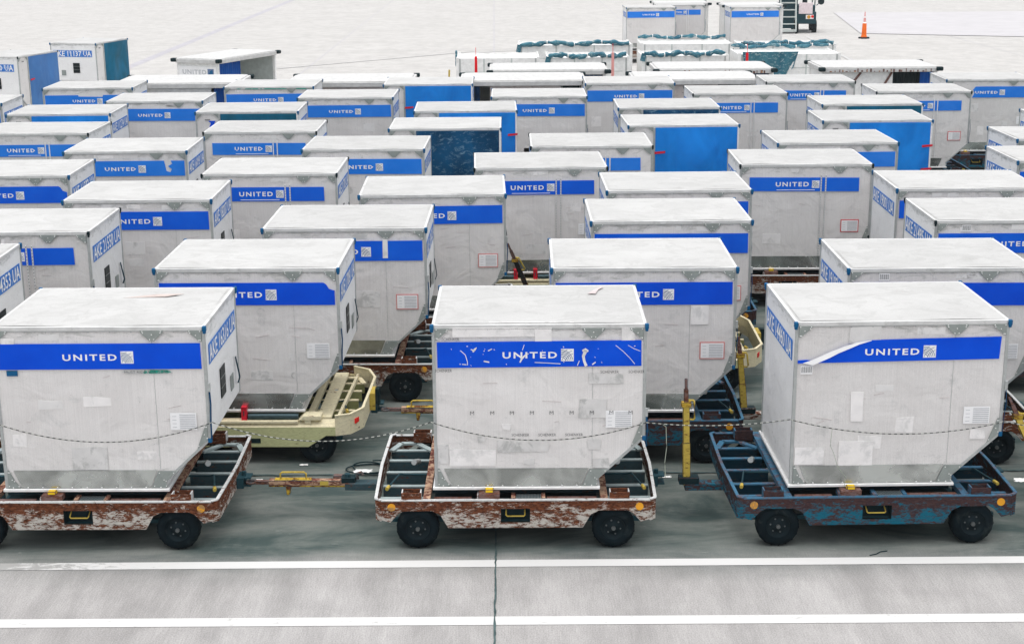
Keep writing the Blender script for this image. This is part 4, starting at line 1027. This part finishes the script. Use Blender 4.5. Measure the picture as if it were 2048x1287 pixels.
# ------------------------------------------------------------------ roofed baggage carts (origin on the ground, long side along x, facing -y)
def cart(x, y, yaw, L, W, label, segs, seed=0, sign=False, rust=False, top=2.12, hitch=0, open_inside=True):
    o = root('baggage_cart', label, 'baggage cart', (x, y, 0), yaw, 'white roofed baggage carts')
    hx, hy = L/2, W/2; r = random.Random(seed)
    b = MB(); P = []; rc = .16
    for cx, cy, a0 in ((hx-rc, hy-rc, 0), (-hx+rc, hy-rc, 90), (-hx+rc, -hy+rc, 180), (hx-rc, -hy+rc, 270)):
        for i in range(5): a = R(a0+i*22.5); P.append((cx+rc*math.cos(a), cy+rc*math.sin(a)))
    b.prism(P, top-.13, top-.02, 'cart_roof', 'z'); b.prism([(p[0]*.96, p[1]*.94) for p in P], top-.02, top, 'cart_roof', 'z')
    rf = link('roof', b.mesh('roof', .008), o)
    if rust:
        b = MB()
        for i in range(26):
            xx = -hx+.2+i*(L-.4)/26+r.uniform(0, .05); b.box(xx, xx+r.uniform(.02, .06), -hy-.003, -hy+.001, top-.125, top-.125+r.uniform(.02, .09), 'stop_rust' if i % 3 else 'bar_pale_rust')
        link('rust_streaks', b.mesh('rust_streaks'), rf)
    for sx in (-1, 1):
        for sy in (-1, 1):
            b = MB(); b.cbox((sx*(hx-.02), sy*(hy-.02), top-.055), (.17, .14, .10), 'black_plastic', Matrix.Rotation(R(0), 3, 'Z')); link('bumper', b.mesh('bumper', .02), o)
            b = MB(); b.box(min(sx*(hx-.06), sx*(hx-.13)), max(sx*(hx-.06), sx*(hx-.13)), min(sy*(hy-.08), sy*(hy-.15)), max(sy*(hy-.08), sy*(hy-.15)), .5, top-.13, 'cart_white'); link('post', b.mesh('post'), o)
            w = link('wheel', cm('tyre', wheel_mesh), o); w.location = (sx*(hx-.5), sy*(hy-.25), .207); w.rotation_euler = (0, 0, 0 if sy < 0 else PI); link('rim', cm('rim', rim_mesh), w)
    b = MB(); b.box(-hx+.05, hx-.05, -hy+.08, hy-.08, .42, .52, 'cart_white'); b.box(-hx+.3, hx-.3, -.2, .2, .22, .42, 'dark_steel'); link('deck', b.mesh('deck', .01), o)
    for sx in (-1, 1):
        b = MB(); xa, xb = sorted((sx*(hx-.08), sx*(hx-.11))); b.box(xa, xb, -hy+.15, hy-.15, .52, top-.13, 'cart_white')
        xa, xb = sorted((sx*(hx-.11), sx*(hx-.115))); b.box(xa, xb, -hy+.15, hy-.15, .53, top-.14, 'cart_inside'); ep = link('end_panel', b.mesh('end_panel'), o)
        if sign and sx < 0:
            b = MB(); X = -(hx-.08); b.box(X-.012, X-.001, -hy+.13, hy-.13, top-.55, top-.22, 'letter_white'); sg = link('name_sign', b.mesh('name_sign'), ep)
            t = textmesh('UNITED', .78, .13, 'paper_print', .03, 2, 1.15); M = Matrix.Translation((X-.0135, .50, top-.44)) @ Matrix.Rotation(R(-90), 4, 'Z')
            link('lettering', placed(t, M), sg)
            b = MB(); b.box(X-.016, X-.012, -.52, -.32, top-.48, top-.28, 'emblem_line'); b.prism([(-.50, top-.46), (-.34, top-.46), (-.40, top-.34), (-.48, top-.30)], X-.018, X-.016, 'cap_blue', 'x'); link('emblem', b.mesh('emblem'), sg)
    b = MB(); b.box(-hx+.13, hx-.13, hy-.12, hy-.11, .53, top-.14, 'cart_inside' if open_inside else 'cart_white'); link('back_panel', b.mesh('back_panel'), o)
    for kind, a, q in segs:
        x0 = -hx+L*a; x1 = -hx+L*q
        if kind == 'panel' or kind == 'pink':
            b = MB(); b.box(x0, x1, -hy+.10, -hy+.12, .50, top-.13, 'cart_white' if kind == 'panel' else 'cart_pink'); link('side_panel', b.mesh('side_panel'), o)
        elif kind in ('curtain', 'bluecurtain', 'dark'):
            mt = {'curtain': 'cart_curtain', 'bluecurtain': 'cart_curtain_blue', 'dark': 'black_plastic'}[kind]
            yy = -hy+.11 if kind != 'dark' else -hy+.5  # 'dark' is a black sheet painted as the shade inside an opening
            b = MB(); n = max(6, int((x1-x0)/.03)); v = []
            for z in (.55, top-.13):
                for i in range(n+1): v.append((x0+(x1-x0)*i/n, yy+.018*math.sin(i*1.9+r.random()*.6), z))
            b.add(v, [(i, i+1, n+2+i, n+1+i) for i in range(n)], mt, True); link('curtain_or_shade_sheet', b.mesh('curtain_or_shade_sheet'), o)
        elif kind == 'brace':
            b = MB(); b.beam((x0, -hy+.08, 1.15), (x1, -hy+.08, top-.14), .05, .03, 'stop_rust', (0, 1, 0)); link('brace', b.mesh('brace'), o)
    if hitch:
        b = MB(); b.beam((hitch*hx, 0, .35), (hitch*(hx+.25), 0, .40), .08, .05, 'bar_yellow_rust'); b.beam((hitch*(hx+.25), 0, .38), (hitch*(hx+.15), .1, 1.45), .04, .05, 'yellow_paint'); link('drawbar', b.mesh('drawbar'), o)
    return o
cy1 = 36.5; cy2 = 38.95
cart(-8.02+.0, 43.05, R(67), 3.1, 1.5, 'roofed cart parked askew with an open side and a white name sign on its end', [('bluecurtain', .04, .40)], 1, sign=True, top=2.13)
cart(-7.9, cy1, 0, 3.0, 1.95, 'roofed cart behind the left rows, dark blue curtain at its right end', [('panel', .05, .78), ('bluecurtain', .80, .95)], 2)
cart(-3.8, cy1, 0, 3.0, 1.95, 'roofed cart behind the left rows, plain white side in front of empty apron', [('pink', .05, .95)], 3)
cart(.30, cy1, 0, 3.0, 1.95, 'roofed cart with scribbled pinkish side panel and dark curtain at its left', [('curtain', .04, .16), ('pink', .24, .80), ('dark', .82, .95)], 4)
cart(4.42, cy1, 0, 3.0, 1.95, 'roofed cart with scribbled side panel and black opening right of its middle', [('pink', .04, .66), ('dark', .68, .94)], 5)
cart(.97, cy2, 0, 3.0, 1.95, 'roofed cart left in the second cart line, red tipped pole at its right corner', [('panel', .05, .72), ('curtain', .74, .95)], 6)
cart(5.15, cy2, 0, 3.0, 1.95, 'roofed cart with rust dotted roof edge in the middle of the second cart line', [('panel', .05, .72), ('curtain', .74, .95)], 7, rust=True)
cart(9.33, cy2+.1, 0, 3.0, 1.95, 'roofed cart at right with rust streaked roof edge, diagonal braces and blue curtains', [('panel', .04, .61), ('dark', .62, .94), ('bluecurtain', .84, .95), ('brace', .13, .34), ('brace', .44, .60)], 8, rust=True)
cart(7.5, 67.3, 0, 2.4, 1.8, 'distant roofed cart cut by the top edge, behind the container trio', [('panel', .05, .95)], 9)
cart(10.35, 65.6, 0, 2.6, 1.8, 'distant roofed cart with black corner behind the right container of the trio', [('panel', .05, .95)], 10)

# open baggage carts with rolled tarpaulins
def roll(p0, p1, r0, seed, ties=5, drop=0):
    rnd = random.Random(seed); b = MB(); n = 60; P = []; R_ = []
    k = [rnd.uniform(0, 6) for _ in range(4)]
    for i in range(n+1):
        t = i/n; P.append((p0[0]+(p1[0]-p0[0])*t, p0[1]+(p1[1]-p0[1])*t, p0[2]+(p1[2]-p0[2])*t + .03*math.sin(14*t+k[0]) + .012*math.sin(41*t+k[1])))
    f = lambda t: r0*(.62+.30*abs(math.sin(PI*t*ties)) + .18*math.sin(47*t+k[2]) + .12*math.sin(83*t+k[3]))
    b.tube(P, f, 'tarp', 8)
    for i in range(1, ties):
        t = i/ties; c = P[int(t*n)]; b.cyl((c[0]-.012, c[1], c[2]), (c[0]+.012, c[1], c[2]), r0*.80, 'cart_white', 8)
    if drop: b.beam(P[0], (P[0][0]-.05, P[0][1], P[0][2]-.22), .14, .05, 'tarp', (0, 1, 0))
    return b.mesh('tarpaulin_roll')
def opencart(x, y, L, W, top, label, front_roll=True, back_roll=True, left_flap=False, drape=False, seed=0, hitch=0):
    o = root('tarpaulin_cart', label, 'baggage cart', (x, y, 0), 0, 'open carts with rolled tarpaulins'); hx, hy = L/2, W/2
    b = MB(); b.box(-hx, hx, -hy, hy, .42, .50, 'cart_white'); b.box(-hx+.3, hx-.3, -.2, .2, .2, .42, 'dark_steel'); link('deck', b.mesh('deck'), o)
    for nm, a in (('side_panel', (-hx, hx, -hy, -hy+.03)), ('side_panel', (-hx, hx, hy-.03, hy)), ('end_panel', (-hx, -hx+.03, -hy+.03, hy-.03)), ('end_panel', (hx-.03, hx, -hy+.03, hy-.03))):
        b = MB(); b.box(*a, .50, top-.02, 'cart_white')
        if nm == 'side_panel':
            s = -1 if a[2] < 0 else 1; yy = a[2] if s < 0 else a[3]
            for xx in (-hx+.1, -hx/3, hx/3, hx-.1): b.box(xx-.02, xx+.02, min(yy, yy+s*.01), max(yy, yy+s*.01), .5, top-.03, 'cart_inside' if abs(xx) < hx/2 else 'frame_metal')
            b.box(-hx+.2, hx-.2, min(yy, yy+s*.006), max(yy, yy+s*.006), top-.42, top-.40, 'cart_inside')
        link(nm, b.mesh(nm), o)
    b = MB(); b.box(-hx+.031, hx-.031, -hy+.031, hy-.031, top-.10, top-.06, 'cart_white'); link('cover_board', b.mesh('cover_board'), o)
    for sx in (-1, 1):
        for sy in (-1, 1):
            b = MB(); b.cbox((sx*(hx-.03), sy*(hy-.03), (.5+top)/2), (.075, .075, top-.48), 'cart_white'); link('post', b.mesh('post'), o)
            w = link('wheel', cm('tyre', wheel_mesh), o); w.location = (sx*(hx-.5), sy*(hy-.2), .207); w.rotation_euler = (0, 0, 0 if sy < 0 else PI); link('rim', cm('rim', rim_mesh), w)
    if front_roll: link('tarpaulin_roll', roll((-hx+.05, -hy-.02, top+.03), (hx-.1, -hy-.02, top+.05), .078, seed, 4, 1), o)
    if back_roll: link('tarpaulin_roll', roll((-hx+.02, hy, top+.07), (hx, hy, top+.07), .06, seed+9, 6), o)
    if left_flap:
        b = MB(); b.beam((-hx-.03, 0, top-.3), (-hx-.03, 0, top+.12), .3, .05, 'tarp', (1, 0, 0)); link('tarpaulin_flap', b.mesh('tarpaulin_flap'), o)
    if drape:
        b = MB(); n = 20; m = 8; v = []
        for j in range(m+1):
            for i in range(n+1):
                u = i/n; w = j/m; xx = -hx+.10+u*1.6 + .25*w*(.5-u); v.append((xx, -hy-.04-.05*math.sin(u*16+w*3)*(.3+w), top+.05-w*(.85-.55*max(0, u-.75)*3)))
        b.add(v, [(j*(n+1)+i, j*(n+1)+i+1, (j+1)*(n+1)+i+1, (j+1)*(n+1)+i) for j in range(m) for i in range(n)], 'tarp', True); link('hanging_tarpaulin', b.mesh('hanging_tarpaulin'), o)
    if hitch:
        b = MB(); b.beam((-hx, 0, .4), (-hx-.3, 0, .42), .08, .06, 'bar_yellow_rust'); b.beam((-hx-.28, 0, .42), (-hx-.24, 0, 1.55), .05, .04, 'yellow_paint', (0, 1, 0)); link('drawbar', b.mesh('drawbar'), o)
    return o
opencart(-.35, 43.9, 2.35, 1.7, 1.97, 'open cart at left end of its line, bare top edge and small teal flap', False, False, True, seed=1, hitch=1)
opencart(2.22, 43.9, 2.35, 1.7, 1.97, 'open cart with a bulging teal tarpaulin roll, second from left in its line', back_roll=False, seed=2)
opencart(4.98, 43.9, 2.45, 1.7, 2.0, 'open cart with a straight teal tarpaulin roll, between two red poles', back_roll=False, seed=3)
opencart(7.95, 44.0, 2.9, 1.7, 2.02, 'open cart with a teal tarpaulin hanging down its side', False, True, False, True, seed=4)
opencart(2.0, 47.4, 3.5, 1.6, 2.02, 'farther open cart at left with a long teal tarpaulin roll', back_roll=False, seed=5, hitch=0)
opencart(5.45, 47.6, 2.8, 1.6, 2.02, 'farther open cart in the middle, crumpled teal tarpaulin roll', False, True, seed=6, hitch=1)
opencart(8.55, 47.4, 2.9, 1.6, 1.98, 'farther open cart at right, tidy tied tarpaulin roll', True, False, seed=7)
# marker poles with red tops
for x, y, top, lab in [(-.93, 41.3, 2.28, 'slim pole with bright red top left of the tarpaulin carts'), (2.75, 40.6, 2.42, 'slim pole with faded red top by a roofed cart corner'), (6.50, 41.6, 2.30, 'slim pole with bright red top before the hanging tarpaulin')]:
    b = MB(); b.cyl((0, 0, 0), (0, 0, .04), .16, 'black_plastic', 14); b.cyl((0, 0, .04), (0, 0, top-.85), .030, 'pole_pink', 8)
    o = root('marker_pole', lab, 'marker pole', (x, y, 0), 0, 'red tipped marker poles'); link('stand', b.mesh('stand'), o)
    b = MB(); b.cyl((0, 0, top-.85), (0, 0, top-.12), .042, 'pole_red' if 'bright' in lab else 'pole_pink', 8, .035); b.cyl((0, 0, top-.12), (0, 0, top+.12), .008, 'pole_red', 6); link('red_sleeve', b.mesh('red_sleeve'), o)
# traffic delineator
o = root('traffic_cone', 'tall orange and white cone standing alone on the far apron', 'traffic cone', (17.0, 73.1, 0))
b = MB(); b.prism([(.27*math.cos(R(22.5+45*i)), .27*math.sin(R(22.5+45*i))) for i in range(8)], 0, .07, 'black_plastic', 'z'); link('rubber_base', b.mesh('rubber_base', .01), o)
b = MB(); b.cyl((0, 0, .07), (0, 0, .16), .15, 'cone_orange', 20, .12); b.cyl((0, 0, .16), (0, 0, .72), .12, 'cone_orange', 20, .095); b.cyl((0, 0, .78), (0, 0, .98), .06, 'pole_pink', 20, .05); b.cyl((0, 0, 1.04), (0, 0, 1.26), .035, 'pole_pink', 16, .02); link('cone_body', b.mesh('cone_body'), o)
b = MB(); b.cyl((0, 0, .72), (0, 0, .78), .09, 'letter_white', 20, .06); b.cyl((0, 0, .98), (0, 0, 1.04), .05, 'letter_white', 20, .035); link('reflective_band', b.mesh('reflective_band'), o)

# ------------------------------------------------------------------ far tractor and steps, cut by the top edge
o = root('tow_tractor', 'dark tractor seen from behind with pale panel and orange tail lamp, top edge', 'tractor', (14.98, 77.6, 0), R(-6))
b = MB(); b.box(-.50, .50, -.9, 1.6, .45, 1.05, 'dark_steel'); b.box(-.45, .45, -.7, .1, 1.05, 1.35, 'dark_steel'); b.box(-.42, .42, .4, 1.5, 1.05, 1.3, 'dark_steel'); link('body', b.mesh('body', .03), o)
b = MB(); b.box(-.38, .30, -.97, -.91, .95, 1.50, 'tractor_pink'); link('rear_panel', b.mesh('rear_panel', .01), o)
b = MB(); b.box(-.02, .36, -1.0, -.92, .70, .90, 'letter_white'); link('lamp_bracket', b.mesh('lamp_bracket'), o)
b = MB(); b.cyl((.12, -1.01, .80), (.12, -.99, .80), .09, 'amber', 14); b.cyl((.30, -1.01, .82), (.30, -.99, .82), .07, 'red_lens', 14); link('tail_lamp', b.mesh('tail_lamp'), o)
for sx in (-1, 1):
    for yy in (-.45, 1.1):
        b = MB(); x0, x1 = sorted((sx*.34, sx*.56)); b.cyl((x0, yy, .30), (x1, yy, .30), .30, 'rubber', 24); w = link('wheel', b.mesh('wheel', .02), o)
        b = MB(); b.cyl((sx*.555, yy, .30), (sx*.575, yy, .30), .14, 'hub', 16); link('rim', b.mesh('rim'), w)
b = MB()
for sx in (-1, 1): b.beam((sx*.44, 1.0, 1.25), (sx*.44, 1.0, 2.1), .05, .05, 'dark_steel'); b.beam((sx*.44, -.5, 1.3), (sx*.44, -.5, 2.1), .05, .05, 'dark_steel')
b.box(-.5, .5, -.6, 1.1, 2.1, 2.16, 'cart_white'); link('canopy', b.mesh('canopy', .01), o)
b = MB(); b.cyl((.72, -.8, 1.55), (.72, -.72, 1.55), .16, 'black_plastic', 16); b.beam((.5, -.7, 1.35), (.72, -.72, 1.55), .04, .04, 'dark_steel'); link('side_mirror', b.mesh('side_mirror'), o)
b = MB(); b.box(-.12, .12, .15, .3, 1.3, 1.75, 'black_plastic'); b.box(-.25, .25, -.1, .2, 1.28, 1.42, 'black_plastic'); link('seat', b.mesh('seat', .02), o)
o = root('boarding_steps', 'dark wheeled steps with pale frame and rungs beside the distant tractor', 'steps', (13.98, 76.9, 0), R(-4))
b = MB()
for sx in (-1, 1): b.beam((sx*.38, -.6, .15), (sx*.38, .1, 2.3), .06, .08, 'cart_inside'); b.beam((sx*.38, .9, .15), (sx*.38, .1, 2.3), .05, .06, 'dark_steel')
b.box(-.40, .40, -.66, -.60, .10, .22, 'cart_inside'); link('frame', b.mesh('frame'), o)
for i in range(6):
    b = MB(); z = .45+i*.34; yy = -.6+.7*(z-.15)/2.15; b.box(-.36, .36, yy-.06, yy+.10, z, z+.05, 'cart_inside'); link('step', b.mesh('step'), o)
b = MB(); b.box(-.34, .34, .05, .08, .3, 2.2, 'dark_steel'); b.box(-.34, .34, -.4, .6, .25, .33, 'dark_steel'); link('back_sheet', b.mesh('back_sheet'), o)
for sx in (-1, 1):
    for yy in (-.5, .8):
        b = MB(); b.cyl((sx*.42-.05, yy, .12), (sx*.42+.05, yy, .12), .12, 'rubber', 16); link('wheel', b.mesh('wheel', .01), o)

# ------------------------------------------------------------------ haze
HAZE = 0.0005
if HAZE:
    m = bpy.data.materials.new('haze'); m.use_nodes = True; nt = m.node_tree; nt.nodes.clear()
    out = nt.nodes.new('ShaderNodeOutputMaterial'); pv = nt.nodes.new('ShaderNodeVolumePrincipled')
    pv.inputs['Color'].default_value = (.93, .95, .97, 1); pv.inputs['Density'].default_value = HAZE; pv.inputs['Anisotropy'].default_value = .2
    nt.links.new(pv.outputs[0], out.inputs['Volume']); MAT['haze'] = m
    b = MB(); b.box(-265, 265, -65, 425, -1, 8, 'haze'); hz = link('haze', b.mesh('haze')); hz['kind'] = 'stuff'

# ------------------------------------------------------------------ light
w = bpy.data.worlds.new('World'); scene.world = w; w.use_nodes = True; nt = w.node_tree
bg = nt.nodes['Background']; sky = nt.nodes.new('ShaderNodeTexSky'); sky.sky_type = 'NISHITA'; sky.sun_disc = False
SE, SR = R(88), R(185)
sky.sun_elevation = SE; sky.sun_rotation = SR; sky.air_density = 1.0; sky.dust_density = 3.0; sky.ozone_density = 1.0
hs = nt.nodes.new('ShaderNodeHueSaturation'); hs.inputs['Saturation'].default_value = .18
nt.links.new(sky.outputs[0], hs.inputs['Color']); nt.links.new(hs.outputs[0], bg.inputs[0]); bg.inputs[1].default_value = .15
sd = bpy.data.lights.new('sun', 'SUN'); sd.energy = 1.1; sd.angle = R(75); sd.color = (1, .965, .93)
so = bpy.data.objects.new('sun', sd); COL.objects.link(so)
# sky rotation is measured clockwise from +y
dirv = Vector((math.sin(SR)*math.cos(SE), math.cos(SR)*math.cos(SE), math.sin(SE)))
so.rotation_euler = dirv.to_track_quat('Z', 'Y').to_euler(); so.location = (0, 0, 30)

# ------------------------------------------------------------------ camera
cam = bpy.data.cameras.new('camera'); co = bpy.data.objects.new('camera', cam); COL.objects.link(co)
cam.sensor_width = 36; cam.lens = 3001.1/2048*36; cam.clip_end = 800; cam.clip_start = .1
pit, rol = .26537, -.00735
cp, sp_ = math.cos(pit), math.sin(pit); c, s = math.cos(rol), math.sin(rol)
X = Vector((c, s*sp_, s*cp)); Y = Vector((-s, c*sp_, c*cp)); Z = Vector((0, -cp, sp_))
co.matrix_world = Matrix((( X.x, Y.x, Z.x, 0), (X.y, Y.y, Z.y, 0), (X.z, Y.z, Z.z, 5.9), (0, 0, 0, 1)))
scene.camera = co
scene.render.resolution_x = 1024; scene.render.resolution_y = 643
scene.view_settings.view_transform = 'Standard'; scene.view_settings.look = 'None'; scene.view_settings.gamma = 1
scene.view_settings.exposure = 0.70
scene.cycles.diffuse_bounces = 8; scene.cycles.max_bounces = 12
